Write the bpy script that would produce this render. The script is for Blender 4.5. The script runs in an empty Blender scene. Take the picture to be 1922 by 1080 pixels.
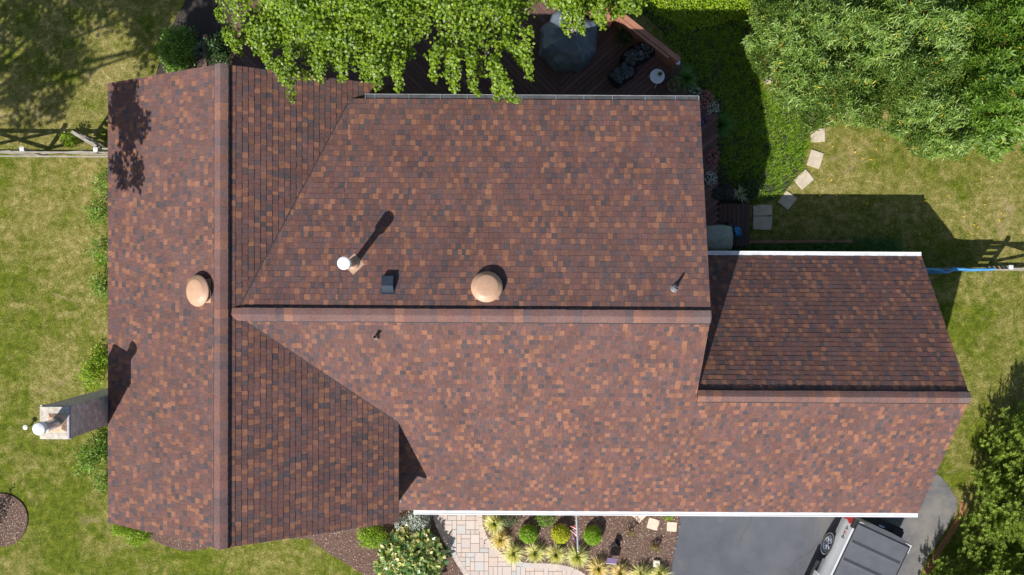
import bpy, math, random
import numpy as np
from mathutils import Vector, Matrix, noise as mnoise
random.seed(7); rng = np.random.default_rng(11)
R = math.radians; PI = math.pi
scene = bpy.context.scene
# ---------------------------------------------------------------- camera (drone looking straight down)
F = 1450.; CAMZ = 24.8
cam_d = bpy.data.cameras.new('camera'); cam = bpy.data.objects.new('camera', cam_d)
scene.collection.objects.link(cam); scene.camera = cam
cam.location = (0, 0, CAMZ)
camR = (Matrix.Rotation(R(.33), 3, 'Z') @ Matrix.Rotation(R(-.67), 3, 'X'))
cam.rotation_euler = camR.to_euler()
cam_d.sensor_width = 36; cam_d.lens = F / 1922 * 36; cam_d.clip_end = 500
# ---------------------------------------------------------------- sky and sun
SD = Vector((.56, .82, -1)).normalized()           # the way sunlight travels
elev = math.asin(-SD.z)
w = bpy.data.worlds.new('World'); scene.world = w; w.use_nodes = True
wn = w.node_tree.nodes; wl = w.node_tree.links
sky = wn.new('ShaderNodeTexSky'); sky.sky_type = 'NISHITA'; sky.sun_disc = False
sky.sun_elevation = elev; sky.sun_rotation = math.atan2(-SD.x, -SD.y)
wl.new(sky.outputs[0], wn['Background'].inputs[0]); wn['Background'].inputs[1].default_value = .075
sun_d = bpy.data.lights.new('sun', 'SUN'); sun = bpy.data.objects.new('sun', sun_d)
scene.collection.objects.link(sun); sun_d.energy = 4.1; sun_d.angle = R(.53); sun_d.color = (1, .96, .91)
sun.rotation_euler = SD.to_track_quat('-Z', 'Y').to_euler(); sun.location = (-20, -30, 40)
scene.view_settings.view_transform = 'Standard'; scene.view_settings.look = 'None'
scene.view_settings.exposure = .74; scene.view_settings.gamma = 1

# ---------------------------------------------------------------- helpers
def P(px, py, z=0.):
    """point at height z seen at this place of the photograph"""
    d = camR @ Vector(((px-961)/F, -(py-540)/F, -1)); t = (z-CAMZ)/d.z
    return Vector((d.x*t, d.y*t, z))
def link(o, parent=None):
    scene.collection.objects.link(o)
    if parent: o.parent = parent; o.matrix_parent_inverse = parent.matrix_world.inverted() if False else Matrix()
    return o
def tag(o, label=None, cat=None, group=None, kind=None):
    for k, v in (('label', label), ('category', cat), ('group', group), ('kind', kind)):
        if v: o[k] = v
    return o
def thing(name, label, cat, loc=(0, 0, 0), rz=0, group=None):
    o = bpy.data.objects.new(name, None); scene.collection.objects.link(o)
    o.location = loc; o.rotation_euler = (0, 0, rz); o.empty_display_size = .2
    return tag(o, label, cat, group)

class MB:
    """collects faces, builds ONE mesh object"""
    def __init__(s): s.v = []; s.f = []; s.m = []; s.c = []
    def add(s, vs, fs, m=0, c=(.5, .5, .5)):
        b = len(s.v); s.v.extend([tuple(v) for v in vs])
        for f in fs: s.f.append(tuple(b+i for i in f)); s.m.append(m); s.c.append(c)
        return s
    def box(s, lo, hi, m=0, c=(.5,.5,.5), mat=None):
        x0,y0,z0 = lo; x1,y1,z1 = hi
        vs = [(x0,y0,z0),(x1,y0,z0),(x1,y1,z0),(x0,y1,z0),(x0,y0,z1),(x1,y0,z1),(x1,y1,z1),(x0,y1,z1)]
        if mat: vs = [mat @ Vector(v) for v in vs]
        return s.add(vs, [(0,3,2,1),(4,5,6,7),(0,1,5,4),(1,2,6,5),(2,3,7,6),(3,0,4,7)], m, c)
    def bar(s, a, b, wd, ht, m=0, c=(.5,.5,.5), up=(0,0,1)):
        a = Vector(a); b = Vector(b); d = (b-a).normalized(); u = Vector(up)
        r = d.cross(u).normalized()*wd/2; u2 = r.cross(d).normalized()*ht/2
        vs = [a-r-u2, a+r-u2, a+r+u2, a-r+u2, b-r-u2, b+r-u2, b+r+u2, b-r+u2]
        return s.add(vs, [(0,1,2,3),(7,6,5,4),(4,5,1,0),(5,6,2,1),(6,7,3,2),(7,4,0,3)], m, c)
    def tube(s, pts, rad, n=8, m=0, c=(.5,.5,.5), cap=True):
        pts = [Vector(p) for p in pts]; rings = []
        for i, p in enumerate(pts):
            d = (pts[min(i+1, len(pts)-1)] - pts[max(i-1, 0)])
            d = d.normalized() if d.length > 0 else Vector((0,0,1))
            a = Vector((1,0,0)) if abs(d.x) < .8 else Vector((0,1,0))
            u = d.cross(a).normalized(); v = d.cross(u)
            r = rad[i] if isinstance(rad, (list, tuple)) else rad
            rings.append([p + (u*math.cos(2*PI*k/n) + v*math.sin(2*PI*k/n))*r for k in range(n)])
        vs = [q for ring in rings for q in ring]; fs = []
        for i in range(len(pts)-1):
            for k in range(n):
                fs.append((i*n+k, i*n+(k+1)%n, (i+1)*n+(k+1)%n, (i+1)*n+k))
        if cap: fs.append(tuple(range(n))[::-1]); fs.append(tuple((len(pts)-1)*n+k for k in range(n)))
        return s.add(vs, fs, m, c)
    def lathe(s, prof, n=32, m=0, c=(.5,.5,.5), mat=None, cap=True):
        vs = []; fs = []
        for r, z in prof:
            for k in range(n): vs.append(Vector((r*math.cos(2*PI*k/n), r*math.sin(2*PI*k/n), z)))
        for i in range(len(prof)-1):
            for k in range(n): fs.append((i*n+k, i*n+(k+1)%n, (i+1)*n+(k+1)%n, (i+1)*n+k))
        if cap and prof[0][0] > 0: fs.append(tuple(range(n))[::-1])
        if cap and prof[-1][0] > 0: fs.append(tuple((len(prof)-1)*n+k for k in range(n)))
        if mat: vs = [mat @ v for v in vs]
        return s.add(vs, fs, m, c)
    def prism(s, poly, z0, z1, m=0, c=(.5,.5,.5)):
        n = len(poly); vs = [(p[0],p[1],z0) for p in poly] + [(p[0],p[1],z1) for p in poly]
        fs = [tuple(range(n))[::-1], tuple(range(n, 2*n))] + [(i,(i+1)%n,n+(i+1)%n,n+i) for i in range(n)]
        return s.add(vs, fs, m, c)
    def build(s, name, mats, parent=None, smooth=False, col=False):
        me = bpy.data.meshes.new(name); me.from_pydata(s.v, [], s.f)
        mats = mats if isinstance(mats, (list, tuple)) else [mats]
        for mm in mats: me.materials.append(mm)
        me.polygons.foreach_set('material_index', s.m)
        if smooth: me.polygons.foreach_set('use_smooth', [True]*len(s.f))
        if col:
            a = me.attributes.new('tint', 'FLOAT_COLOR', 'FACE')
            a.data.foreach_set('color', np.array([(c[0],c[1],c[2],1) for c in s.c], dtype=np.float32).ravel())
        me.update(); o = bpy.data.objects.new(name, me); link(o, parent)
        return o

# ---------------------------------------------------------------- materials
class NT:
    def __init__(s, name):
        s.mat = bpy.data.materials.new(name); s.mat.use_nodes = True
        s.n = s.mat.node_tree.nodes; s.l = s.mat.node_tree.links; s.b = s.n['Principled BSDF']
        s.tc = s.n.new('ShaderNodeTexCoord')
    def new(s, t, **kw):
        x = s.n.new(t)
        for k, v in kw.items(): setattr(x, k, v)
        return x
    def noise(s, scale, detail=4, rough=.55, vec=None, dist=0):
        x = s.new('ShaderNodeTexNoise'); x.inputs['Scale'].default_value = scale
        x.inputs['Detail'].default_value = detail; x.inputs['Roughness'].default_value = rough
        x.inputs['Distortion'].default_value = dist
        s.l.new(vec or s.tc.outputs['Object'], x.inputs['Vector']); return x.outputs['Fac']
    def ramp(s, fac, stops, interp='LINEAR'):
        x = s.new('ShaderNodeValToRGB'); e = x.color_ramp.elements; x.color_ramp.interpolation = interp
        while len(e) < len(stops): e.new(.5)
        for i, (p, c) in enumerate(stops):
            e[i].position = p; e[i].color = (*c, 1) if not isinstance(c, (int, float)) else (c, c, c, 1)
        s.l.new(fac, x.inputs[0]); return x.outputs[0]
    def mix(s, fac, a, b, mode='MIX'):
        x = s.new('ShaderNodeMix', data_type='RGBA', blend_type=mode)
        for i, v in ((0, fac), (6, a), (7, b)):
            if isinstance(v, (int, float)): x.inputs[i].default_value = v
            elif isinstance(v, tuple): x.inputs[i].default_value = (*v, 1)
            else: s.l.new(v, x.inputs[i])
        return x.outputs[2]
    def bump(s, h, strength=.5, dist=.01):
        x = s.new('ShaderNodeBump'); x.inputs['Strength'].default_value = strength
        x.inputs['Distance'].default_value = dist; s.l.new(h, x.inputs['Height'])
        s.l.new(x.outputs[0], s.b.inputs['Normal'])
    def base(s, c, rough=.7, spec=None, metal=0):
        if isinstance(c, tuple): s.b.inputs['Base Color'].default_value = (*c, 1)
        else: s.l.new(c, s.b.inputs['Base Color'])
        s.b.inputs['Roughness'].default_value = rough; s.b.inputs['Metallic'].default_value = metal
        if spec is not None: s.b.inputs['Specular IOR Level'].default_value = spec
        return s

def m_plain(name, c, rough=.6, metal=0, var=.12, scale=6, spec=None, bump=0):
    t = NT(name); n = t.noise(scale, 5)
    a = tuple(max(0, x*(1-var)) for x in c); b = tuple(min(1, x*(1+var)) for x in c)
    t.base(t.ramp(n, [(.3, a), (.7, b)]), rough, spec, metal)
    if bump: t.bump(t.noise(scale*6, 4), .6, bump)
    return t.mat

def m_leaf(name, cols, rough=.45, trans=.35, spec=.4):
    """leaf: colour differs from leaf to leaf, some light passes through"""
    t = NT(name); g = t.new('ShaderNodeNewGeometry'); k = len(cols)
    c = t.ramp(g.outputs['Random Per Island'], [(i/(k-1) if k > 1 else 0, cc) for i, cc in enumerate(cols)])
    t.base(c, rough, spec)
    tr = t.new('ShaderNodeBsdfTranslucent'); mx = t.new('ShaderNodeMixShader'); mx.inputs[0].default_value = trans
    c2 = t.mix(.6, c, (1., .92, .25), 'MULTIPLY'); t.l.new(t.mix(1., c2, (2., 2., 1.6), 'MULTIPLY'), tr.inputs[0])
    out = t.n['Material Output']; t.l.new(t.b.outputs[0], mx.inputs[1]); t.l.new(tr.outputs[0], mx.inputs[2])
    t.l.new(mx.outputs[0], out.inputs[0]); return t.mat

def m_shingle():
    t = NT('asphalt_shingle'); a = t.new('ShaderNodeAttribute', attribute_name='tint')
    n = t.noise(90, 3, .7); c = t.mix(1., a.outputs['Color'], t.ramp(n, [(.3, .68), (.7, 1.32)]), 'MULTIPLY')
    n5 = t.noise(16, 3, .7); c = t.mix(1., c, t.ramp(n5, [(.3, .84), (.7, 1.16)]), 'MULTIPLY')
    n4 = t.noise(.45, 4, .6); c = t.mix(t.ramp(n4, [(.45, 0.), (.7, .16)]), c, (.17,.125,.115))
    n2 = t.noise(1.3, 5, .6); c = t.mix(1., c, t.ramp(n2, [(.3, .88), (.7, 1.12)]), 'MULTIPLY')
    n3 = t.noise(320, 2, .8); c = t.mix(.45, c, t.ramp(n3, [(.4, (.04,.03,.03)), (.62, (.34,.22,.19))]), 'SOFT_LIGHT')
    t.base(c, .9, .25); t.bump(t.noise(260, 2, .7), .35, .004); return t.mat

def m_lawn():
    t = NT('lawn_grass')
    big = t.noise(.33, 4, .6); mid = t.noise(1.5, 6, .66, dist=.7); clump = t.noise(4.6, 5, .66, dist=.4); fine = t.noise(19, 4, .7); vf = t.noise(60, 3, .8)
    green = t.ramp(clump, [(.32, (.068,.096,.006)), (.5, (.124,.158,.011)), (.68, (.205,.228,.024))])
    straw = t.ramp(clump, [(.32, (.195,.178,.036)), (.5, (.30,.255,.08)), (.68, (.49,.39,.175))])
    sep = t.new('ShaderNodeSeparateXYZ'); t.l.new(t.tc.outputs['Object'], sep.inputs[0])
    mr = t.new('ShaderNodeMapRange'); mr.inputs[1].default_value = -8; mr.inputs[2].default_value = 4
    mr.inputs[3].default_value = -.05; mr.inputs[4].default_value = .055; t.l.new(sep.outputs[1], mr.inputs[0])
    def madd(a, k, b):
        x = t.new('ShaderNodeMath', operation='MULTIPLY_ADD'); t.l.new(a, x.inputs[0]); x.inputs[1].default_value = k
        if isinstance(b, float): x.inputs[2].default_value = b
        else: t.l.new(b, x.inputs[2])
        return x.outputs[0]
    am = madd(big, .8, madd(mid, .75, madd(fine, .30, mr.outputs[0])))
    a2 = madd(am, .8, 0.)
    f = t.ramp(a2, [(.665, 0.), (.76, .45), (.90, 1.)])
    c = t.mix(f, green, straw)
    c = t.mix(1., c, t.ramp(fine, [(.32, .62), (.5, 1.), (.68, 1.38)]), 'MULTIPLY')
    c = t.mix(1., c, t.ramp(vf, [(.3, .6), (.7, 1.4)]), 'MULTIPLY')
    dirt = t.ramp(t.noise(.8, 6, .7, dist=1.), [(.62, 0.), (.72, .8)])
    c = t.mix(dirt, c, t.ramp(fine, [(.3, (.26,.19,.10)), (.7, (.47,.36,.21))]))
    t.base(c, .9, .15); t.bump(t.noise(34, 5, .85), 1., .06); return t.mat

def m_mulch():
    t = NT('bark_mulch'); n = t.noise(30, 6, .8)
    c = t.ramp(n, [(.25, (.055,.03,.022)), (.5, (.155,.096,.075)), (.72, (.32,.215,.175))])
    v = t.new('ShaderNodeTexVoronoi'); v.inputs['Scale'].default_value = 22; t.l.new(t.tc.outputs['Object'], v.inputs[0])
    sp = t.ramp(v.outputs['Distance'], [(.10, 1.), (.2, 0.)]); ch = t.ramp(t.noise(9, 3, .8), [(.52, 0.), (.6, 1.)])
    c = t.mix(t.mix(1., sp, ch, 'MULTIPLY'), c, (.52,.38,.24))
    t.base(c, .95, .1); t.bump(t.noise(45, 4, .8), 1., .04); return t.mat

def m_asphalt():
    t = NT('driveway_asphalt')
    c = t.ramp(t.noise(1.1, 5, .6), [(.3, (.072,.077,.092)), (.7, (.105,.109,.122))])
    c = t.mix(1., c, t.ramp(t.noise(90, 3, .8), [(.3, .78), (.7, 1.22)]), 'MULTIPLY')
    d = t.ramp(t.noise(.55, 4, .6, dist=.5), [(.56, 0.), (.72, .5)])
    c = t.mix(d, c, (.175,.155,.13))
    sx = t.new('ShaderNodeSeparateXYZ'); t.l.new(t.tc.outputs['Object'], sx.inputs[0])
    mx = t.new('ShaderNodeMapRange'); mx.inputs[1].default_value = 11.9; mx.inputs[2].default_value = 13.0; mx.inputs[4].default_value = .75; t.l.new(sx.outputs[0], mx.inputs[0])
    mk = t.mix(1., mx.outputs[0], t.ramp(t.noise(1.3, 5, .7), [(.35, .15), (.6, 1.)]), 'MULTIPLY'); c = t.mix(mk, c, (.21,.19,.165))
    wv = t.new('ShaderNodeTexVoronoi', feature='DISTANCE_TO_EDGE'); wv.inputs['Scale'].default_value = .55
    nz = t.new('ShaderNodeTexNoise'); nz.inputs['Scale'].default_value = 1.7; nz.inputs['Detail'].default_value = 6
    t.l.new(t.tc.outputs['Object'], nz.inputs[0]); mm = t.new('ShaderNodeMix', data_type='VECTOR'); mm.inputs[0].default_value = .35
    t.l.new(t.tc.outputs['Object'], mm.inputs[4]); t.l.new(nz.outputs['Color'], mm.inputs[5]); t.l.new(mm.outputs[1], wv.inputs[0])
    cr = t.ramp(wv.outputs[0], [(.0, 1.), (.013, 0.)]); msk = t.ramp(t.noise(.8, 2), [(.46, 0.), (.56, .4)])
    c = t.mix(t.mix(1., cr, msk, 'MULTIPLY'), c, (.06,.052,.055))
    t.base(c, .85, .3); t.bump(t.noise(150, 3, .8), .4, .006); return t.mat

def m_tint(name, rough=.85, spec=.25, scale=40, amt=.2, bump=.004):
    t = NT(name); a = t.new('ShaderNodeAttribute', attribute_name='tint')
    c = t.mix(1., a.outputs['Color'], t.ramp(t.noise(scale, 4, .7), [(.3, 1-amt), (.7, 1+amt)]), 'MULTIPLY')
    t.base(c, rough, spec); t.bump(t.noise(scale*3, 3, .7), .4, bump); return t.mat

def m_brick():
    t = NT('weathered_brick'); v = t.new('ShaderNodeTexBrick')
    mp = t.new('ShaderNodeMapping'); mp.inputs['Rotation'].default_value = (R(90), 0, 0)
    gx = t.new('ShaderNodeSeparateXYZ'); t.l.new(t.tc.outputs['Object'], gx.inputs[0])
    ad = t.new('ShaderNodeMath', operation='ADD'); t.l.new(gx.outputs[0], ad.inputs[0]); t.l.new(gx.outputs[1], ad.inputs[1])
    cb = t.new('ShaderNodeCombineXYZ'); t.l.new(ad.outputs[0], cb.inputs[0]); t.l.new(gx.outputs[2], cb.inputs[1])
    t.l.new(cb.outputs[0], v.inputs['Vector'])
    v.inputs['Color1'].default_value = (.60,.565,.48,1); v.inputs['Color2'].default_value = (.47,.435,.365,1)
    v.inputs['Mortar'].default_value = (.60,.57,.52,1); v.inputs['Scale'].default_value = 1
    v.inputs['Brick Width'].default_value = .215; v.inputs['Row Height'].default_value = .075; v.inputs['Mortar Size'].default_value = .008
    c = t.mix(1., v.outputs['Color'], t.ramp(t.noise(7, 6, .7), [(.3, .65), (.7, 1.35)]), 'MULTIPLY')
    t.base(c, .9, .2); t.bump(v.outputs['Fac'], -.5, .01); return t.mat

def m_siding():
    t = NT('vinyl_siding'); gx = t.new('ShaderNodeSeparateXYZ'); t.l.new(t.tc.outputs['Object'], gx.inputs[0])
    m = t.new('ShaderNodeMath', operation='MULTIPLY'); m.inputs[1].default_value = 8.; t.l.new(gx.outputs[2], m.inputs[0])
    fr = t.new('ShaderNodeMath', operation='FRACT'); t.l.new(m.outputs[0], fr.inputs[0])
    t.base(t.ramp(t.noise(3, 4), [(.3, (.42,.39,.33)), (.7, (.47,.44,.38))]), .6, .3); t.bump(fr.outputs[0], .5, .02); return t.mat

SHINGLE = m_shingle(); LAWN = m_lawn(); MULCH = m_mulch(); ASPHALT = m_asphalt(); BRICK = m_brick(); SIDING = m_siding()
BLACKV = m_plain('black_ridge_vent', (.012,.012,.014), .6)
WHITE = m_plain('white_painted_aluminium', (.72,.73,.73), .35, var=.06, scale=3)
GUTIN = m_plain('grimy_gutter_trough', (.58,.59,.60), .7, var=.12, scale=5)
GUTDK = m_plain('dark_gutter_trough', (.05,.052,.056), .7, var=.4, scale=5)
GUARD = m_plain('gutter_guard_mesh', (.55,.56,.57), .5, var=.2, scale=8)
TAN = m_plain('tan_vent_plastic', (.47,.285,.18), .5, var=.08, scale=9)
GALV = m_plain('galvanised_steel', (.62,.64,.66), .28, metal=.85, var=.15, scale=10)
RUST = m_plain('rusty_flashing', (.45,.30,.2), .6, metal=.2, var=.5, scale=9)
TRIM = m_plain('trim_board', (.62,.60,.56), .6)
BROWNP = m_plain('brown_pipe', (.17,.10,.085), .5)
LEAD = m_plain('lead_boot', (.20,.20,.22), .5, metal=.3)
DKGLASS = m_plain('window_glass', (.02,.025,.03), .08, spec=.8)
CONC = m_plain('sandstone_paver', (.45,.38,.29), .85, var=.15, scale=8, bump=.006)
CEM = m_plain('mortar_crown', (.47,.42,.35), .9, var=.3, scale=12, bump=.01)
BARK = m_plain('tree_bark', (.12,.09,.07), .9, var=.4, scale=14, bump=.02)
WOODG = m_plain('weathered_fence_wood', (.30,.27,.225), .85, var=.3, scale=7, bump=.004)
DECKM = m_tint('composite_deck_board', .75, .25, 14, .18)

# ================================================================ GROUND
def sheet(name, poly, z, mat, label=None, res=None):
    m = MB(); m.add([(p[0], p[1], z) for p in poly], [tuple(range(len(poly)))]); o = m.build(name, mat)
    tag(o, kind='structure'); return o
def ccw(poly):
    a = sum(poly[i][0]*poly[(i+1)%len(poly)][1]-poly[(i+1)%len(poly)][0]*poly[i][1] for i in range(len(poly)))
    return poly if a > 0 else poly[::-1]
def smooth(pts, k=5):
    """Catmull-Rom through open points"""
    pts = [Vector((p[0], p[1])) for p in pts]; out = []
    for i in range(len(pts)-1):
        a = pts[max(i-1,0)]; b = pts[i]; c = pts[i+1]; d = pts[min(i+2,len(pts)-1)]
        for j in range(k):
            t = j/k; out.append(.5*((2*b)+(c-a)*t+(2*a-5*b+4*c-d)*t*t+(3*b-a-3*c+d)*t**3))
    out.append(pts[-1]); return [(p.x, p.y) for p in out]
def PP(pts, z=0): return [tuple(P(a, b, z)[:2]) for a, b in pts]
def inside(p, poly):
    x, y = p[0], p[1]; r = False; j = len(poly)-1
    for i in range(len(poly)):
        xi, yi = poly[i][0], poly[i][1]; xj, yj = poly[j][0], poly[j][1]
        if (yi > y) != (yj > y) and x < (xj-xi)*(y-yi)/(yj-yi)+xi: r = not r
        j = i
    return r

sheet('lawn', [(-150,-150),(150,-150),(150,150),(-150,150)], 0, LAWN)
# driveway
drv = ccw(PP([(1277,940),(1277,968),(1270,1010),(1257,1080),(1235,1180),(1200,1500),(1640,1500),(1690,1180),(1722,1085),(1745,1040),(1775,995),(1797,955),(1796,938),(1780,912),(1764,893),(1700,870)]))
sheet('driveway', drv, .012, ASPHALT)
# paved walkway
wl_l = smooth(PP([(806,930),(812,965),(822,995),(846,1040),(874,1085),(915,1140),(980,1200)]))
wl_r = smooth(PP([(904,930),(905,965),(908,990),(922,1018),(950,1043),(985,1055),(1030,1057),(1072,1064),(1105,1082),(1150,1120),(1220,1170)]))
walk_poly = wl_l + wl_r[::-1]
def paver_walk():
    sand = MB(); sand.add([(p[0], p[1], .016) for p in ccw(walk_poly)], [tuple(range(len(walk_poly)))])
    m = MB(); m.v = []; g = .148; xs = [p[0] for p in walk_poly]; ys = [p[1] for p in walk_poly]
    x0, y0 = min(xs)-.3, min(ys)-.3; nx = int((max(xs)-x0)/g)+3; ny = int((max(ys)-y0)/g)+3
    used = [[False]*ny for _ in range(nx)]
    pal = [(.47,.395,.345),(.49,.415,.36),(.46,.395,.355),(.42,.40,.38),(.50,.405,.34),(.48,.41,.365)]
    for j in range(ny):
        for i in range(nx):
            if used[i][j]: continue
            opts = [(2,2),(1,2),(2,1),(2,1),(1,2),(2,2),(1,1)]; random.shuffle(opts)
            for a, b in opts+[(1,1)]:
                if i+a <= nx and j+b <= ny and not any(used[i+p][j+q] for p in range(a) for q in range(b)): break
            for p in range(a):
                for q in range(b): used[i+p][j+q] = True
            cx, cy = x0+(i+a/2)*g, y0+(j+b/2)*g
            if not inside((cx, cy), walk_poly): continue
            c = random.choice(pal); k = random.uniform(.93, 1.06); c = tuple(v*k for v in c); e = .003
            X0, X1, Y0, Y1 = x0+i*g+e, x0+(i+a)*g-e, y0+j*g+e, y0+(j+b)*g-e; h = .036+random.uniform(-.001,.001); bv = .004
            m.add([(X0,Y0,.014),(X1,Y0,.014),(X1,Y1,.014),(X0,Y1,.014),(X0+bv,Y0+bv,h),(X1-bv,Y0+bv,h),(X1-bv,Y1-bv,h),(X0+bv,Y1-bv,h)],
                  [(4,5,6,7),(0,1,5,4),(1,2,6,5),(2,3,7,6),(3,0,4,7)], 0, c)
    # curved border course
    for side, sgn in ((wl_l, 1), (wl_r, -1)):
        acc = []; L = 0; seg = .235
        pts = [Vector(p) for p in side]; res = [pts[0]]
        for a, b in zip(pts, pts[1:]):
            d = (b-a).length; t0 = 0
            while L + (d-t0) >= seg:
                t0 += seg-L; L = 0; res.append(a+(b-a)*(t0/d))
            L += d-t0
        for a, b in zip(res, res[1:]):
            d = (b-a).normalized(); n = Vector((-d.y, d.x))*sgn; a2 = a+d*.004; b2 = b-d*.004
            c = random.choice(pal); k = random.uniform(.93,1.05); c = tuple(v*k for v in c)
            q = [a2-n*.0, b2-n*.0, b2+n*.165, a2+n*.165]
            if sgn < 0: q = q[::-1]
            m.add([(p.x,p.y,.01) for p in q]+[(p.x,p.y,.043) for p in q], [(4,5,6,7),(0,1,5,4),(1,2,6,5),(2,3,7,6),(3,0,4,7)], 0, c)
    root = m.build('walkway', m_tint('tumbled_paver', .85, .2, 30, .1), col=True); tag(root, kind='structure')
    s = sand.build('joint_sand', m_plain('joint_sand', (.20,.165,.135), .95)); s.parent = root
paver_walk()

# lumpy mulch beds: a fine grid inside an outline
def lump_bed(name, poly, z, mat, step=.09, amp=.02, h=None):
    m = MB(); poly = ccw(poly)
    n = len(poly); c = Vector((sum(p[0] for p in poly)/n, sum(p[1] for p in poly)/n))
    m.add([(p[0], p[1], z) for p in poly] + [(p[0], p[1], -.01) for p in poly],
          [tuple(range(n))] + [(i, (i+1)%n+0, (i+1)%n+n, i+n)[::-1] for i in range(n)])
    o = m.build(name, mat); return tag(o, kind='structure')
bedF = list(wl_r) + PP([(1190,1180),(1235,1180),(1257,1080),(1270,1010),(1277,968),(1277,930)])
bedF = [p for p in wl_r if p[1] > P(0,1120)[1]] + PP([(1180,1150),(1240,1150),(1256,1080),(1269,1010),(1276,968),(1276,930)])
lump_bed('front_mulch_bed', bedF, .055, MULCH)
bedL = PP([(272,1000),(285,1012),(320,1027),(350,1034),(385,1030),(430,1012),(580,1010),(618,1038),(655,1060),(690,1082),(712,1130),(860,1150)]) + [p for p in wl_l if p[1] > P(0,1125)[1]][::-1] + PP([(806,900),(600,880),(300,900)])
lump_bed('side_mulch_bed', bedL, .052, MULCH)
cc = P(4, 976); lump_bed('round_mulch_bed', [(cc.x+.84*math.cos(a)*(1+.02*math.sin(3*a)), cc.y+.86*math.sin(a)) for a in np.linspace(0, 2*PI, 40)[:-1]], .04, MULCH)
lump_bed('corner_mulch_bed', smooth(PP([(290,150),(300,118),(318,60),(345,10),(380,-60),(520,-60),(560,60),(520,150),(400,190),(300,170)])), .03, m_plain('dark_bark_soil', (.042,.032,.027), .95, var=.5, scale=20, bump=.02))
lump_bed('east_garden_bed', smooth(PP([(1200,-150),(1395,-150),(1410,30),(1405,120),(1450,200),(1505,215),(1512,270),(1500,320),(1460,370),(1400,385),(1340,375),(1320,200),(1280,100),(1200,20)])), .02, m_plain('garden_soil', (.03,.035,.015), .95, var=.5, scale=20))
# pine-needle strip along the driveway
ps = smooth(PP([(1799,942),(1801,958),(1780,996),(1752,1040),(1729,1084),(1700,1160)])); ps2 = smooth(PP([(1812,945),(1810,962),(1790,1002),(1762,1044),(1738,1090),(1712,1160)]))
lump_bed('pine_straw_edge', ps+ps2[::-1], .022, m_plain('pine_straw', (.30,.145,.065), .95, var=.45, scale=25, bump=.02))

# ================================================================ HOUSE
house = thing('house', 'large house with reddish brown shingle roofs, a cross gable and an attached garage', 'house', (0,0,0))
WX, WXW, WXE, WYN, WYS = -6.95, -10.64, -3.0, 5.07, -6.52
WZ, WZW, WZE = 6.35, 4.45, 4.25
MX, MY, MZ, MNY, MNZ = 4.8, -.9, 6.2, 4.6, 4.88
SY, SZ = -6.77, 2.35; sS = (MZ-SZ)/(MY-SY); GX = 11.9; GY = -3.02; GZ = MZ-sS*(MY-GY); GNY = .71; GNZ = 2.35
def z_wing(x): return WZ-(x-WX)*(WZ-WZE)/(WXE-WX) if x > WX else WZ-(WX-x)*(WZ-WZW)/(WX-WXW)
def z_main(y): return MZ-(y-MY)*(MZ-MNZ)/(MNY-MY) if y > MY else MZ-(MY-y)*sS
def z_gar(y): return GZ-(y-GY)*(GZ-GNZ)/(GNY-GY) if y > GY else MZ-(MY-y)*sS
def shingle_col():
    r = random.random()
    if r < .13: c = (.268,.128,.076)
    elif r < .23: c = (.205,.100,.064)
    elif r < .33: c = (.076,.066,.073)
    elif r < .44: c = (.112,.074,.074)
    elif r < .68: c = (.150,.078,.067)
    elif r < .86: c = (.135,.079,.071)
    else: c = (.180,.086,.068)
    k = random.uniform(.9, 1.1); return tuple((v*.86+b*.20)*k*q for v, b, q in zip(c, (.152,.090,.079), (1.01,1.07,1.09)))
def slope(mb, o, u, v, U, V, keep=None, exp=.143, thick=1.):
    """courses of laminated shingles on the plane o + a*u + b*v (v runs up the slope from the eave)"""
    o, u, v = Vector(o), Vector(u).normalized(), Vector(v).normalized(); n = u.cross(v)
    if n.z < 0: n = -n
    k = 0; nrow = int(V/exp+.999)
    for k in range(nrow):
        last = (0,0,0); b0 = k*exp; b1 = min(V, b0+exp+.02); a = -random.uniform(0, .3); row = random.uniform(-.002,.002)
        while a < U:
            wd = random.choice((.09,.10,.11,.12,.125,.13,.135,.14,.15,.17)); a0 = max(0, a); a1 = min(U, a+wd); a += wd
            if a1-a0 < .01: continue
            cx = o+u*(a0+a1)/2+v*(b0+b1)/2
            if keep and not keep(cx): continue
            t = (.0055+random.choice((0, 0, .003, .0035)))*thick+row*.4; c = shingle_col()
            for _ in range(3):
                if abs(c[0]-last[0]) < .03 and (c[0] > .185 or c[0] < .12): c = shingle_col()
            last = c; a0 += .0015; a1 -= .0015; jj = random.uniform(-.003, .003)
            B = o+u*a0+v*(b0+jj); Cc = o+u*a1+v*(b0+jj); D = o+u*a1+v*b1; E_ = o+u*a0+v*b1
            vs = [B+n*t, Cc+n*t, D+n*.001, E_+n*.001, B-n*.004, Cc-n*.004]
            if u.cross(v).z < 0: fs = [(3,2,1,0),(0,1,5,4),(0,4,3),(1,2,5)]
            else: fs = [(0,1,2,3),(4,5,1,0),(3,4,0),(2,1,5)]
            mb.add(vs, fs, 0, c)
def plate(mb, quad, th=.10, m=1):
    """roof deck under the shingles: top 6 mm below the shingle plane"""
    q = [Vector(p)-Vector((0,0,.006)) for p in quad]; b = [p-Vector((0,0,th)) for p in q]; n = len(q)
    mb.add(q+b, [tuple(range(n)), tuple(range(2*n-1, n-1, -1))]+[(i,i+n,(i+1)%n+n,(i+1)%n) for i in range(n)], m)
RDECK = m_plain('roof_edge_trim', (.20,.17,.155), .7)
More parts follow.
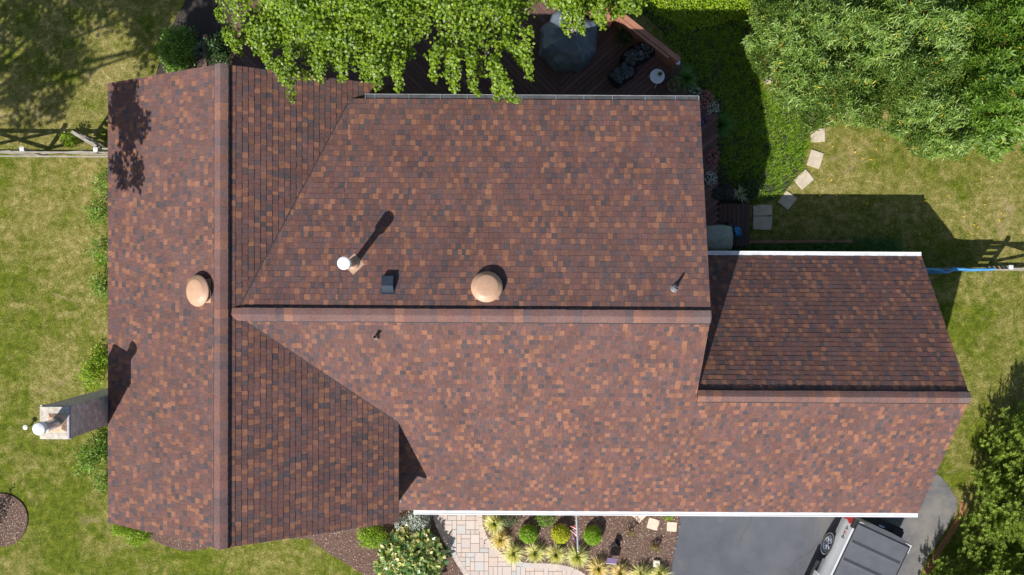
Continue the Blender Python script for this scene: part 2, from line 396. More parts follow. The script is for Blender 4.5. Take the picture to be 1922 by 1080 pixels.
def ridge(parent, a, b, half, dropL, dropR, vent_a=None, vent_b=None, vh=.06):
    """ridge cap pieces over a black ridge vent; dropL/R = slope on the left/right of a->b"""
    a, b = Vector(a), Vector(b); d = (b-a).normalized(); L = (b-a).length; r = Vector((d.y, -d.x, 0))
    va = a if vent_a is None else a+d*vent_a; vb = b if vent_b is None else b-d*vent_b
    def prof(h, wd):
        out = []
        for s in (-1, -.6, -.25, 0, .25, .6, 1):
            sl = dropR if s > 0 else dropL
            out.append(r*(s*wd) + Vector((0,0, h - abs(s)*wd*sl - .012*(1-abs(s))**2)))
        return out
    vm = MB(); pr = prof(vh, half+.024); base = prof(.0, half+.024); n = len(pr)
    vs = [va+p for p in pr]+[vb+p for p in pr]+[va+p for p in base]+[vb+p for p in base]
    fs = [(i,i+1,n+i+1,n+i) for i in range(n-1)]+[(0,n,3*n,2*n),(n-1,3*n-1,4*n-1,2*n-1)]
    fs += [(i,i+1,2*n+i+1,2*n+i) for i in range(n-1)]+[(n+i,n+i+1,3*n+i+1,3*n+i) for i in range(n-1)]
    vm.add(vs, fs); vm.build('ridge_vent', BLACKV, parent)
    cm = MB(); s = 0.; ex = .205
    while s < L-.02:
        e = min(L, s+ex+.03); c = shingle_col() if random.random() < .7 else (.16,.10,.09); c = tuple(v*.85+b*.42 for v, b in zip(c, (.165,.108,.10)))
        if L-s < .5: c = (.19,.145,.135)
        jig = random.uniform(-.004,.004)
        t0 = vh+.024; t1 = vh+.008; p0 = prof(t0, half+jig); p1 = prof(t1, half+jig); q0 = prof(t0-.012, half+jig)
        A = a+d*s; B = a+d*e
        cm.add([A+p for p in p0]+[B+p for p in p1]+[A+p for p in q0], [(i,i+1,n+i+1,n+i) for i in range(n-1)]+[(i,2*n+i,2*n+i+1,i+1) for i in range(n-1)]+[(0,n,2*n),(n-1,3*n-1,2*n-1)], 0, c)
        s += ex
    cm.build('ridge_cap', SHINGLE, parent, col=True)

# wing roof (west cross gable)
m = MB()
lw = math.hypot(WX-WXW, WZ-WZW); le = math.hypot(WXE-WX, WZ-WZE)
slope(m, (WXW,WYN,WZW), (0,-1,0), (WX-WXW,0,WZ-WZW), WYN-WYS, lw)
slope(m, (WXE,WYS,WZE), (0,1,0), (WX-WXE,0,WZ-WZE), WYN-WYS, le, keep=lambda p: p.z > z_main(p.y)-.13 or p.y > MNY+.05, thick=1.75)
plate(m, [(WXW,WYN,WZW),(WXW,WYS,WZW),(WX,WYS,WZ),(WX,WYN,WZ)]); plate(m, [(WXE,WYS,WZE),(WXE,WYN,WZE),(WX,WYN,WZ),(WX,WYS,WZ)])
wing_roof = m.build('roof', [SHINGLE, RDECK], house, col=True)
ridge(wing_roof, (WX,WYS,WZ), (WX,WYN,WZ), .165, (WZ-WZW)/(WX-WXW), (WZ-WZE)/(WXE-WX), 0, 0)
# main roof
m = MB(); XW = -6.67
ln = math.hypot(MNY-MY, MZ-MNZ); ls = math.hypot(MY-SY, MZ-SZ)
slope(m, (MX,MNY,MNZ), (-1,0,0), (0,MY-MNY,MZ-MNZ), MX+4.2, ln)
def keepN(p): return p.z > z_wing(p.x)-.13
slope(m, (-4.2,MNY,MNZ), (-1,0,0), (0,MY-MNY,MZ-MNZ), 2.6, ln, keep=keepN)
def keepS(p):
    if p.x > MX and p.y > GY+.1: return False
    return p.x > WXE-.2 or p.z > z_wing(p.x)-.13
dv = (0, MY-SY, MZ-SZ)
slope(m, (XW,SY,SZ), (1,0,0), dv, MX-XW, ls, keep=keepS)
plate(m, [(MX,MNY,MNZ),(XW,MNY,MNZ),(XW,MY,MZ),(MX,MY,MZ)][:2]+[(XW,MY,MZ),(MX,MY,MZ)])
plate(m, [(WXE-.2,SY,SZ),(MX,SY,SZ),(MX,MY,MZ),(WXE-.2,MY,MZ)])
plate(m, [(XW,-6.2,z_main(-6.2)),(WXE-.2,-6.2,z_main(-6.2)),(WXE-.2,MY,MZ),(XW,MY,MZ)])
main_roof = m.build('roof', [SHINGLE, RDECK], house, col=True)
ridge(main_roof, (WX+.04,MY,MZ), (MX,MY,MZ), .16, (MZ-MNZ)/(MNY-MY), sS, .62, .05)
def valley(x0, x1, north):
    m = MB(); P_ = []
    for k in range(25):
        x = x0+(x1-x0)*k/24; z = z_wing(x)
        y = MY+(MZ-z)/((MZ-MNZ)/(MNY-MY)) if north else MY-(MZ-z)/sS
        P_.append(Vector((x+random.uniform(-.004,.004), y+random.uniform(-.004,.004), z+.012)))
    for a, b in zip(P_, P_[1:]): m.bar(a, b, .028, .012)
    m.build('valley_shade_strip', m_plain('valley_shade_tone', (.045,.033,.032), .8), main_roof)  # thin dark strip paints in the shade line along a roof valley
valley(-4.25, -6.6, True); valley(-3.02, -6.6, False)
# garage roof
m = MB(); lg = math.hypot(GNY-GY, GZ-GNZ)
slope(m, (GX,GNY,GNZ), (-1,0,0), (0,GY-GNY,GZ-GNZ), GX-4.47, lg, thick=1.25)
slope(m, (MX,SY,SZ), (1,0,0), dv, GX-MX, math.hypot(GY-SY, GZ-SZ))
plate(m, [(GX,GNY,GNZ),(4.45,GNY,GNZ),(4.45,GY,GZ),(GX,GY,GZ)])
plate(m, [(MX+.003,SY,SZ),(GX,SY,SZ),(GX,GY,GZ),(MX+.003,GY,GZ)])
gar_roof = m.build('roof', [SHINGLE, RDECK], house, col=True)
ridge(gar_roof, (MX+.02,GY,GZ), (GX,GY,GZ), .15, (GZ-GNZ)/(GNY-GY), sS, .0, .0)
# walls
def house_wall():
    m = MB(); i = .38
    def gable_y(x0, x1, y0, y1, xr, zl, zr_, zt, zb=0):   # ridge along y
        prof = [(x0,zb),(x1,zb),(x1,zr_),(xr,zt),(x0,zl)]
        vs = [(x,y0,z) for x,z in prof]+[(x,y1,z) for x,z in prof]; n = 5
        m.add(vs, [tuple(range(n)), tuple(range(2*n-1,n-1,-1))]+[(k,k+n,(k+1)%n+n,(k+1)%n) for k in range(n)])
    def gable_x(x0, x1, y0, y1, yr, z0, z1, zt, zb=0):
        prof = [(y0,zb),(y1,zb),(y1,z1),(yr,zt),(y0,z0)]
        vs = [(x0,y,z) for y,z in prof]+[(x1,y,z) for y,z in prof]; n = 5
        m.add(vs, [tuple(range(n))[::-1], tuple(range(n,2*n))]+[(k,(k+1)%n,(k+1)%n+n,k+n) for k in range(n)])
    gable_y(WXW+i, WXE-.22, WYS+.08, WYN-i, WX, z_wing(WXW+i)-.13, z_wing(WXE-.22)-.13, WZ-.13)
    gable_x(WXE-.6, MX-i, SY+i, MNY-i, MY, z_main(SY+i)-.13, z_main(MNY-i)-.13, MZ-.13)
    gable_x(MX-i-.02, GX-i, SY+i+.003, GNY-i, GY, z_gar(SY+i)-.135, z_gar(GNY-i)-.13, GZ-.13)
    return m.build('wall', SIDING, house)
house_wall()
def window(x, y, z, wd, ht, ax):
    m = MB(); g = MB()
    def T(u, v, d): return (x+u, y+d, z+v) if ax == 'y+' else (x+u, y-d, z+v) if ax == 'y-' else (x+d, y+u, z+v) if ax == 'x+' else (x-d, y+u, z+v)
    def bx(mb, u0,u1,v0,v1,d0,d1):
        a = T(u0,v0,d0); b = T(u1,v1,d1); mb.box([min(p,q) for p,q in zip(a,b)], [max(p,q) for p,q in zip(a,b)])
    bx(m,-wd/2-.07,wd/2+.07,ht/2,ht/2+.08,-.01,.04); bx(m,-wd/2-.07,wd/2+.07,-ht/2-.08,-ht/2,-.01,.06)
    bx(m,-wd/2-.07,-wd/2,-ht/2,ht/2,-.01,.04); bx(m,wd/2,wd/2+.07,-ht/2,ht/2,-.01,.04); bx(m,-wd/2,wd/2,-.02,.02,-.01,.03)
    bx(g,-wd/2,wd/2,-ht/2,ht/2,-.01,.012)
    f = m.build('window', WHITE, house); g.build('pane', DKGLASS, f)
for x in (-8.6,-5.4,-.5,2.6): window(x, (WYN if x < -3 else MNY)-.38, 1.9, 1., 1.2, 'y+')
for x in (-1.5,1.8): window(x, SY+.38, 1.35, 1.4, 1.1, 'y-')
for x in (-8.6,-5.2): window(x, WYS+.08, 1.6, 1., 1.3, 'y-')
for y in (-5.5,3.,.3): window(WXW+.38, y, 1.7, .9, 1.2, 'x-')
window(GX-.38, -2.8, 1.6, .8, 1., 'x+'); window(MX-.38, 2.8, 3.4, .8, 1., 'x+')
m = MB(); m.box((6.0,SY+.34,.02),(10.9,SY+.385,2.05)); m.box((5.88,SY+.345,.02),(6.0,SY+.37,2.15)); m.box((10.9,SY+.345,.02),(11.02,SY+.37,2.15))
for k in range(1,4): m.box((6.02,SY+.325,.02+k*.51),(10.88,SY+.342,.03+k*.51))
m.build('garage_door', WHITE, house)
m = MB(); m.box((-.45+.2,SY+.35,.1),(.45+.2,SY+.385,2.12)); m.build('front_door', m_plain('front_door_paint', (.12,.02,.02), .4), house)
# gutters
def gutter(x0, x1, y, z, sgn, trough, hang=.6, guard=False, wd=.125, lip=.026, metal=None):
    """K-style gutter along x; sgn = +1 opens on the north eave, -1 on the south"""
    m = MB(); yo = y+sgn*(wd); yb = y-sgn*.02
    prof = [(yb, z+.0), (yb, z-.11), (yb+sgn*.07, z-.115), (yo, z-.045), (yo, z+.006), (yo-sgn*lip, z+.006), (yo-sgn*lip, z-.008)]
    n = len(prof); vs = [(x0,a,b) for a,b in prof]+[(x1,a,b) for a,b in prof]
    m.add(vs, [(i,i+1,n+i+1,n+i) for i in range(n-1)])
    for xx in (x0, x1): m.box((xx-.004, min(yb,yo), z-.1), (xx+.004, max(yb,yo), z+.003))
    fy = z-.03 if not guard else z-.004
    a, b = min(yb+sgn*.003, yo-sgn*(lip+.002)), max(yb+sgn*.003, yo-sgn*(lip+.002))
    m.add([(x0+.006,a,fy),(x1-.006,a,fy),(x1-.006,b,fy),(x0+.006,b,fy)], [(0,1,2,3)], 1)
    o = m.build('gutter', [metal or WHITE, trough], house)
    if hang:
        x = x0+.25
        while x < x1: h = MB(); h.box((x-.01, a, z-.012), (x+.01, b, z-.004)); x += hang*random.uniform(.85, 1.15); h.build('hanger', GALV, o)
    return o
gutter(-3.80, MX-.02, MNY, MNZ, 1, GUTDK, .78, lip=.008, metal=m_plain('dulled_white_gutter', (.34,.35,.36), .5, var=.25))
gutter(4.47, GX-.02, GNY, GNZ, 1, GUARD, 0, True)
gutter(-2.83, GX-.03, SY, SZ, -1, GUTIN, 0, True)
# chimney
m = MB(); CX0, CX1, CY0, CY1, CZ = -11.36, -10.62, -3.94, -3.12, 6.27
m.box((CX0+.02,CY0+.02,0),(CX1-.02,CY1-.02,CZ-.17)); m.box((CX0,CY0,CZ-.17),(CX1,CY1,CZ-.07)); m.box((CX0+.03,CY0+.03,CZ-.07),(CX1-.03,CY1-.03,CZ),1)
m.box((CX0-.35,CY0-.25,0),(CX1-.024,CY1+.25,2.2))
chim = m.build('chimney', [BRICK, CEM], house)
m = MB(); m.box((CX1-.028,CY0+.02,CZ-.06),(CX1+.004,CY1-.02,CZ+.012)); m.build('flashing', m_plain('blue_grey_flashing',(.30,.33,.40),.35,metal=.5), chim)
fc = P(108, 794, CZ); m = MB(); s = .24
m.add([(fc.x-s,fc.y-s,CZ-.01),(fc.x+s,fc.y-s,CZ-.01),(fc.x+s,fc.y+s,CZ-.01),(fc.x-s,fc.y+s,CZ-.01),(fc.x-.14,fc.y-.14,CZ+.07),(fc.x+.14,fc.y-.14,CZ+.07),(fc.x+.14,fc.y+.14,CZ+.07),(fc.x-.14,fc.y+.14,CZ+.07)],
      [(0,1,5,4),(1,2,6,5),(2,3,7,6),(3,0,4,7),(4,5,6,7)]); m.build('chase_cover', RUST, chim)
m = MB(); m.lathe([(.125,CZ+.05),(.125,CZ+.52),(.10,CZ+.53),(.10,CZ+.66)], 24, mat=Matrix.Translation((fc.x,fc.y,0)))
m.build('flue_pipe', GALV, chim, smooth=False)
m = MB(); m.lathe([(.148,CZ+.64),(.152,CZ+.73),(.13,CZ+.76),(.0,CZ+.785)], 28, mat=Matrix.Translation((fc.x,fc.y,0)))
m.build('flue_cap', m_plain('white_flue_cap', (.85,.85,.84), .4, var=.02), chim, smooth=True)
# roof fixtures
def on_main(px, py):
    z = 5.5
    for _ in range(40): p = P(px, py, z); z = z_main(p.y)
    return P(px, py, z)
def on_wing(px, py):
    z = 5.5
    for _ in range(60): p = P(px, py, z); z = .5*z+.5*z_wing(p.x)
    return P(px, py, z)
def tilt(p, nrm, s=1): return Matrix.Translation(p) @ Vector((0,0,1)).rotation_difference(Vector(nrm)).to_matrix().to_4x4() @ Matrix.Scale(s, 4)
nN = Vector((0, (MZ-MNZ)/(MNY-MY), 1)).normalized(); nS = Vector((0, -sS, 1)).normalized(); nW = Vector((-(WZ-WZW)/(WX-WXW), 0, 1)).normalized()
def attic_fan(p, nrm, parent):
    m = MB(); T = tilt(p, nrm)
    m.lathe([(.21,0),(.21,.13),(.30,.135),(.375,.125),(.385,.14),(.375,.165),(.32,.19),(.285,.235),(.25,.25),(.12,.262),(0,.266)], 48, mat=T)
    m.lathe([(.33,.0),(.33,.012),(.22,.014)], 4, mat=T @ Matrix.Rotation(R(45),4,'Z') @ Matrix.Scale(1.25,4))
    return m.build('attic_fan', TAN, parent, smooth=False)
f1 = attic_fan(on_main(914,541), nN, main_roof); f2 = attic_fan(on_wing(380,546), nW, wing_roof)
for o in (f1, f2):
    for pl in o.data.polygons: pl.use_smooth = len(pl.vertices) == 4 and pl.area < .02
# tall flue with a white cap
p = on_main(664, 496); m = MB()
m.lathe([(.16,-.02),(.13,.06),(.095,.12),(.085,.13)], 24, mat=Matrix.Translation(p)); m.lathe([(.27,0),(.27,.012),(.1,.014)], 4, mat=tilt(p, nN))
m.lathe([(.078,.05),(.078,.95)], 20, mat=Matrix.Translation(p))
fl = m.build('flue_pipe', m_plain('tan_painted_pipe',(.45,.30,.21),.45), main_roof)
T = Matrix.Translation(p)
m = MB(); m.lathe([(.095,.88),(.14,.90),(.142,1.10),(.15,1.105),(.15,1.13),(.12,1.15),(0,1.16)], 28, mat=T); fl2 = m.build('flue_cap', m_plain('white_vent_cap',(.85,.83,.78),.4,var=.02), main_roof)
# box vent
p = on_main(729, 535); m = MB(); T = tilt(p, nN)
m.box((-.17,-.24,0),(.17,.24,.012), mat=T)
vs = [T @ Vector(v) for v in [(-.14,-.2,.0),(.14,-.2,.0),(.14,.2,.0),(-.14,.2,.0),(-.135,-.06,.17),(.135,-.06,.17),(.135,.19,.15),(-.135,.19,.15)]]
m.add(vs, [(4,5,6,7),(0,1,5,4),(1,2,6,5),(2,3,7,6),(3,0,4,7)]); m.build('box_vent', m_plain('black_steel_vent',(.035,.045,.062),.3,metal=.2,spec=.6), main_roof)
# plumbing vents
for (px,py,nr,hh,mt,rr) in ((1266,541,nN,.34,LEAD,.035),(707,631,nS,.27,BROWNP,.042)):
    p = on_main(px,py); m = MB(); m.lathe([(.11,0),(.09,.02),(.05,.10),(.045,.12)], 18, mat=tilt(p,nr))
    m.lathe([(.12,.0),(.12,.008),(.1,.01)], 4, mat=tilt(p,nr))
    m.lathe([(rr,0),(rr,hh),(rr-.008,hh),(rr-.008,hh-.1),(0,hh-.1)], 16, mat=Matrix.Translation(p)); m.build('plumbing_vent', [mt], main_roof)

# ================================================================ LEAVES
def leaf_mesh(name, pos, dr, nr, ln, wd, mats, parent=None, fold=.25, droop=0., mi=None, tipw=.55, extra=None):
    """pos, dr (along the leaf), nr (leaf normal): Nx3 arrays; one folded four-sided leaf per row"""
    pos = np.asarray(pos); dr = np.asarray(dr); nr = np.asarray(nr); N = len(pos)
    dr = dr/np.maximum(np.linalg.norm(dr,axis=1,keepdims=True),1e-6); s = np.cross(dr, nr); s /= np.maximum(np.linalg.norm(s,axis=1,keepdims=True),1e-6)
    up = np.cross(s, dr); ln = np.broadcast_to(ln,(N,))[:,None]; wd = np.broadcast_to(wd,(N,))[:,None]
    b = pos; t = pos+dr*ln-up*ln*droop; mid = pos+dr*ln*tipw
    l = mid+s*wd*.5+up*wd*fold; r = mid-s*wd*.5+up*wd*fold
    V = np.stack([b,r,t,l],1).reshape(-1,3); k = np.arange(N)*4
    Fc = np.stack([k,k+1,k+2,k,k+2,k+3],1).reshape(-1,3)
    me = bpy.data.meshes.new(name); me.vertices.add(len(V)); me.vertices.foreach_set('co', V.astype(np.float32).ravel())
    nf = len(Fc); me.loops.add(nf*3); me.loops.foreach_set('vertex_index', Fc.astype(np.int32).ravel())
    me.polygons.add(nf); me.polygons.foreach_set('loop_start', np.arange(nf,dtype=np.int32)*3)
    mats = mats if isinstance(mats, list) else [mats]
    for mm in mats: me.materials.append(mm)
    if mi is not None: me.polygons.foreach_set('material_index', np.repeat(mi,2).astype(np.int32))
    me.update(calc_edges=True); me.validate(); o = bpy.data.objects.new(name, me); link(o, parent); return o
def unit(n): v = rng.normal(size=(n,3)); return v/np.linalg.norm(v,axis=1,keepdims=True)
def clump_pts(cs, rs, ns, flat=.75, shell=.5):
    """leaf positions around clump centres; returns position, outward direction"""
    P_, D_ = [], []
    for c, r, n in zip(cs, rs, ns):
        u = unit(n); rad = (shell+(1-shell)*rng.random(n)**.7)*r*(.8+.4*rng.random(n)); q = u*rad[:,None]; q[:,2] *= flat
        P_.append(np.array(c)+q); D_.append(u)
    return np.concatenate(P_), np.concatenate(D_)
def trunk(name, base, tips, r0, parent, mat=BARK, lift=.35, n=8):
    m = MB(); b = Vector(base); top = sum((Vector(t) for t in tips), Vector())/len(tips); fork = b.lerp(Vector((b.x*.8+top.x*.2,b.y*.8+top.y*.2,top.z)), lift)
    m.tube([b-Vector((0,0,.05)), b.lerp(fork,.5)+Vector((.03,.02,0))*r0*4, fork], [r0*1.25, r0, r0*.85], n)
    for t in tips:
        t = Vector(t); mid = fork.lerp(t,.5)+Vector((random.uniform(-1,1),random.uniform(-1,1),random.uniform(0,1)))*(t-fork).length*.08
        m.tube([fork, mid, t], [r0*.5, r0*.28, r0*.08], 6, cap=False)
    return m.build(name, mat, parent, smooth=True)

def poly_dist(p, poly):
    d = 1e9
    for i in range(len(poly)):
        a = poly[i]; b = poly[(i+1)%len(poly)]; ax, ay = a; bx, by = b[0]-ax, b[1]-ay
        t = max(0, min(1, ((p[0]-ax)*bx+(p[1]-ay)*by)/(bx*bx+by*by+1e-9))); d = min(d, math.hypot(p[0]-ax-t*bx, p[1]-ay-t*by))
    return d
def scatter_in(poly, n, mind=0):
    xs = [p[0] for p in poly]; ys = [p[1] for p in poly]; out = []; k = 0
    while len(out) < n and k < n*60:
        k += 1; p = (random.uniform(min(xs),max(xs)), random.uniform(min(ys),max(ys)))
        if inside(p, poly):
            d = poly_dist(p, poly)
            if d >= mind: out.append((p, d))
    return out

# ---- the broad-leaved tree over the deck
MAPLE = m_leaf('maple_leaf', [(.055,.095,.005),(.09,.155,.008),(.13,.22,.010),(.185,.285,.013),(.26,.36,.018),(.11,.18,.015)], .42, .4, .45)
def big_tree():
    sil = [(395,-420),(398,10),(412,55),(408,62),(425,95),(448,90),(462,85),(480,118),(505,122),(520,90),(533,112),(522,158),(540,170),(543,190),(556,180),(562,150),(580,155),(598,148),(615,125),(640,146),(655,138),(690,160),(712,162),(730,140),(747,165),(766,150),(775,100),(787,80),(800,150),(815,148),(826,110),(845,165),(858,165),(866,110),(878,110),(885,168),(900,172),(915,125),(925,180),(965,190),(974,184),(958,150),(942,100),(955,95),(985,148),(998,142),(990,95),(975,60),(1000,50),(1012,95),(1028,90),(1022,60),(1005,40),(1020,15),(1050,20),(1062,60),(1088,60),(1092,35),(1105,28),(1125,48),(1140,42),(1132,22),(1165,24),(1185,22),(1210,18),(1225,-420)]
    t = thing('broadleaf_tree', 'large bright green broad-leaved tree overhanging the deck and roof edge', 'tree', (-1.6,11.5,0))
    cs, rs, ns = [], [], []
    def zf(p, d): # crown height: hanging outer tips low, the middle high; bumpy
        e = min(1, d/150); return 5.7+2.4*e**.7+.8*mnoise.noise(Vector((p[0]*.012,p[1]*.012,3)))
    tip_poly = [(1000,-30),(1212,-30),(1212,16),(1180,20),(1130,46),(1100,24),(1085,50),(1066,50),(1056,8),(1012,4)]
    for p, d in scatter_in(sil, 1450, 7)+[(p, 9) for p, d in scatter_in(tip_poly, 75, 2)]:
        if mnoise.noise(Vector((p[0]*.018,p[1]*.018,7.7))) < -.22 and p[1] > -20 and d > 16: continue
        z = zf(p, d)-random.random()*.9
        z = max(z, 5.75+.3*random.random())
        if p[1] > 115 and p[0] < 600: z = max(z, 6.4+random.random()*.3)   # clear of the roof below
        s = F/(CAMZ-z); r = min(.42, max(.13, (d-3)/s)); 
        if p[1] < -120 and random.random() < .45: continue
        q = P(p[0], p[1], z); cs.append(q); rs.append(r); ns.append(int(20+330*r*r+30*r))
    for a_, b_ in (((540,100),(545,186)),((522,120),(530,152)),((600,100),(598,150)),((640,110),(643,148)),((700,110),(706,163)),((747,110),(748,167)),((818,90),(815,150)),((852,100),(852,168)),((880,100),(893,176)),((925,110),(935,186)),((932,120),(968,190)),((925,130),(955,188)),((985,60),(994,146)),((955,80),(990,130)),((1085,10),(1090,60)),((1062,5),(1064,62)),((430,60),(446,100)),((495,80),(505,124)),((1125,10),(1132,48)),((1180,5),(1195,22)),((835,60),(845,165))):
        z1 = 5.75+.5*random.random(); 
        for k in range(9):
            g = k/8; q = P(a_[0]+(b_[0]-a_[0])*g+random.uniform(-4,4), a_[1]+(b_[1]-a_[1])*g, z1+.7*(1-g)); cs.append(q); rs.append(.17-.08*g); ns.append(int(34-14*g))
    pos, out = clump_pts(cs, rs, ns, .7, .35)
    n = len(pos); nr = out*.7+np.array([-.18,-.28,.75])+unit(n)*.55; d = unit(n)+np.array([0,0,-.35])
    pos = pos-np.array(t.location); leaf_mesh('crown', pos, np.cross(nr,d), nr, .06+.038*rng.random(n), .056+.03*rng.random(n), MAPLE, t, .12, .1)
    loc = t.location; tips = [cs[i]-loc-Vector((0,0,.3)) for i in random.sample(range(len(cs)), 46)]
    trunk('trunk', (0,0,0), tips, .24, t, lift=.55); return n
print('maple', big_tree())

# ---- shade trees west of the lawn (their crowns reach over the corner, their shadow lies on lawn and roof)
def round_tree(name, label, base, ctr, rad, nclump, leafn, mat, ll, lw_, r0, group=None, seed=1, cr=(.5,.8), reach=()):
    t = thing(name, label, 'tree', base, 0, group); b = Vector(base); cs, rs, ns = [], [], []
    for _ in range(nclump):
        u = Vector(unit(1)[0]); k = random.random()**.4
        cs.append(Vector(ctr)-b+Vector((u.x*rad[0]*k, u.y*rad[1]*k, u.z*rad[2]*k))); rs.append(random.uniform(*cr)); ns.append(leafn)
    far = []
    for c_, rr, k_ in reach:
        far.append(Vector(c_)-b)
        for _ in range(k_): u = Vector(unit(1)[0]); cs.append(Vector(c_)-b+Vector((u.x*rr[0],u.y*rr[1],u.z*rr[2]))*random.random()**.4); rs.append(.3); ns.append(90)
    pos, out = clump_pts(cs, rs, ns, .8, .3); n = len(pos); nr = out+np.array([0,0,.6])+unit(n)*.5; d = unit(n)
    leaf_mesh('crown', pos, d, nr, ll*(.7+.6*rng.random(n)), lw_*(.7+.6*rng.random(n)), mat, t, .1)
    trunk('trunk', (0,0,0), [c for c in cs[:14]], r0, t, lift=.4)
    if far: lm = MB(); lm.tube([Vector(ctr)-b]+far, [.07,.05,.04,.015][:len(far)+1], 6); lm.build('limb', BARK, t)
    return t
OAK = m_leaf('oak_leaf', [(.03,.07,.008),(.06,.13,.012),(.10,.19,.02)], .5, .25)
round_tree('broadleaf_tree', 'tall green tree whose branch tips enter at the top left corner of the lawn', (-21.5,1.8,0), (-17.6,3.9,7.2), (3.4,3.0,2.2), 58, 150, OAK, .16, .12, .25, reach=[((-15.4,2.3,8.1),(1.7,1.3,.7),30),((-14.4,1.3,8.1),(.7,.7,.4),12)])
round_tree('broadleaf_tree', 'tree west of the house shading the north-west roof corner', (-22.5,.6,0), (-19.6,-.2,8.2), (1.7,1.7,1.4), 22, 130, OAK, .15, .12, .16, cr=(.35,.6), reach=[((-16,.5,8.4),(.6,.4,.25),4),((-14,.6,8.6),(.5,.5,.25),4),((-12.15,.6,8.7),(.8,1.4,.6),26)])

# ---- narrow-leaved trees top right
PEACH = m_leaf('narrow_leaf', [(.06,.115,.018),(.11,.195,.032),(.16,.27,.046),(.23,.345,.062),(.33,.41,.11)], .4, .3, .5)
PEACH2 = m_leaf('narrow_leaf_bright', [(.06,.12,.014),(.10,.19,.02),(.15,.27,.03),(.21,.35,.045)], .4, .35, .5)
YEL = m_leaf('yellow_leaf', [(.55,.36,.02),(.7,.5,.04)], .5, .3)
def shoot_tree(label, sil, z0, z1, base, n_shoot, mat, group, leaf=(.155,.042), per=13, r0=.09, seed=0):
    t = thing('narrow_leaved_tree', label, 'tree', base, 0, group); b = np.array(base); A, D, N, Lh = [], [], [], []; tips = []
    cs = scatter_in(sil, n_shoot, 2); mi = []
    for p, d in cs:
        e = min(1, d/110); bump = mnoise.noise(Vector((p[0]*.016, p[1]*.016, seed))); b2 = mnoise.noise(Vector((p[0]*.05, p[1]*.05, seed+9)))
        z = z0+(z1-z0)*e**.6+1.15*bump+.55*b2-.6*random.random()**1.6
        z = max(.25, z); q = np.array(P(p[0], p[1], z)); tips.append(q-b)
        # shoots of one bough share a lean
        w_ = np.array([mnoise.noise(Vector((p[0]*.01, p[1]*.01, 20+seed))), mnoise.noise(Vector((p[0]*.01, p[1]*.01, 40+seed)))])
        ax = np.array([w_[0]*1.6+rng.normal()*.35, w_[1]*1.6+rng.normal()*.35-.1, .55]); ax /= np.linalg.norm(ax)
        for k in range(per):
            s = (k/per-.6)*.30; ang = k*2.4+rng.random()*.6; u = np.cross(ax, [0,0,1.01]); u /= np.linalg.norm(u); v = np.cross(ax,u)
            rd = u*math.cos(ang)+v*math.sin(ang); dd = ax*.75+rd*.9; A.append(q-b+ax*s); D.append(dd); N.append(ax*1.0-rd*.5+np.array([0,0,.6])); mi.append(1 if rng.random() < .006 else 0)
    n = len(A); leaf_mesh('crown', A, D, N, leaf[0]*(.7+.55*rng.random(n)), leaf[1]*(.8+.4*rng.random(n)), [mat, YEL], t, .2, .28, np.array(mi), .45)
    trunk('trunk', (0,0,0), [tips[i] for i in range(0, len(tips), max(1, len(tips)//26))], r0, t, lift=.18)
    return n
G1 = 'narrow-leaved trees in the corner of the garden'
n1 = shoot_tree('pale green narrow-leaved tree beside the shaded ground cover, stepping stones under it', [(1412,-250),(1410,30),(1400,70),(1395,100),(1425,140),(1445,160),(1450,190),(1470,205),(1500,225),(1510,260),(1545,240),(1580,232),(1640,235),(1680,150),(1700,-250)], .9, 2.7, (9.6,7.6,0), 3300, PEACH, G1, seed=1)
n2 = shoot_tree('widest narrow-leaved tree, in the middle, reaching down to the dry lawn', [(1600,-250),(1590,60),(1580,170),(1600,235),(1660,245),(1690,262),(1715,290),(1745,300),(1780,296),(1800,300),(1830,280),(1840,100),(1850,-250)], 1.0, 3.1, (13.2,8.2,0), 3200, PEACH, G1, seed=5)
n3 = shoot_tree('yellower green tree with broader leaves at the right edge of the garden', [(1800,-250),(1795,60),(1790,180),(1815,260),(1850,300),(1868,315),(1890,285),(1915,262),(1925,300),(1960,310),(2080,260),(2120,-250)], 1.0, 3.4, (16.2,7.4,0), 2900, PEACH2, G1, leaf=(.16,.06), per=10, seed=9)
print('peach', n1, n2, n3)

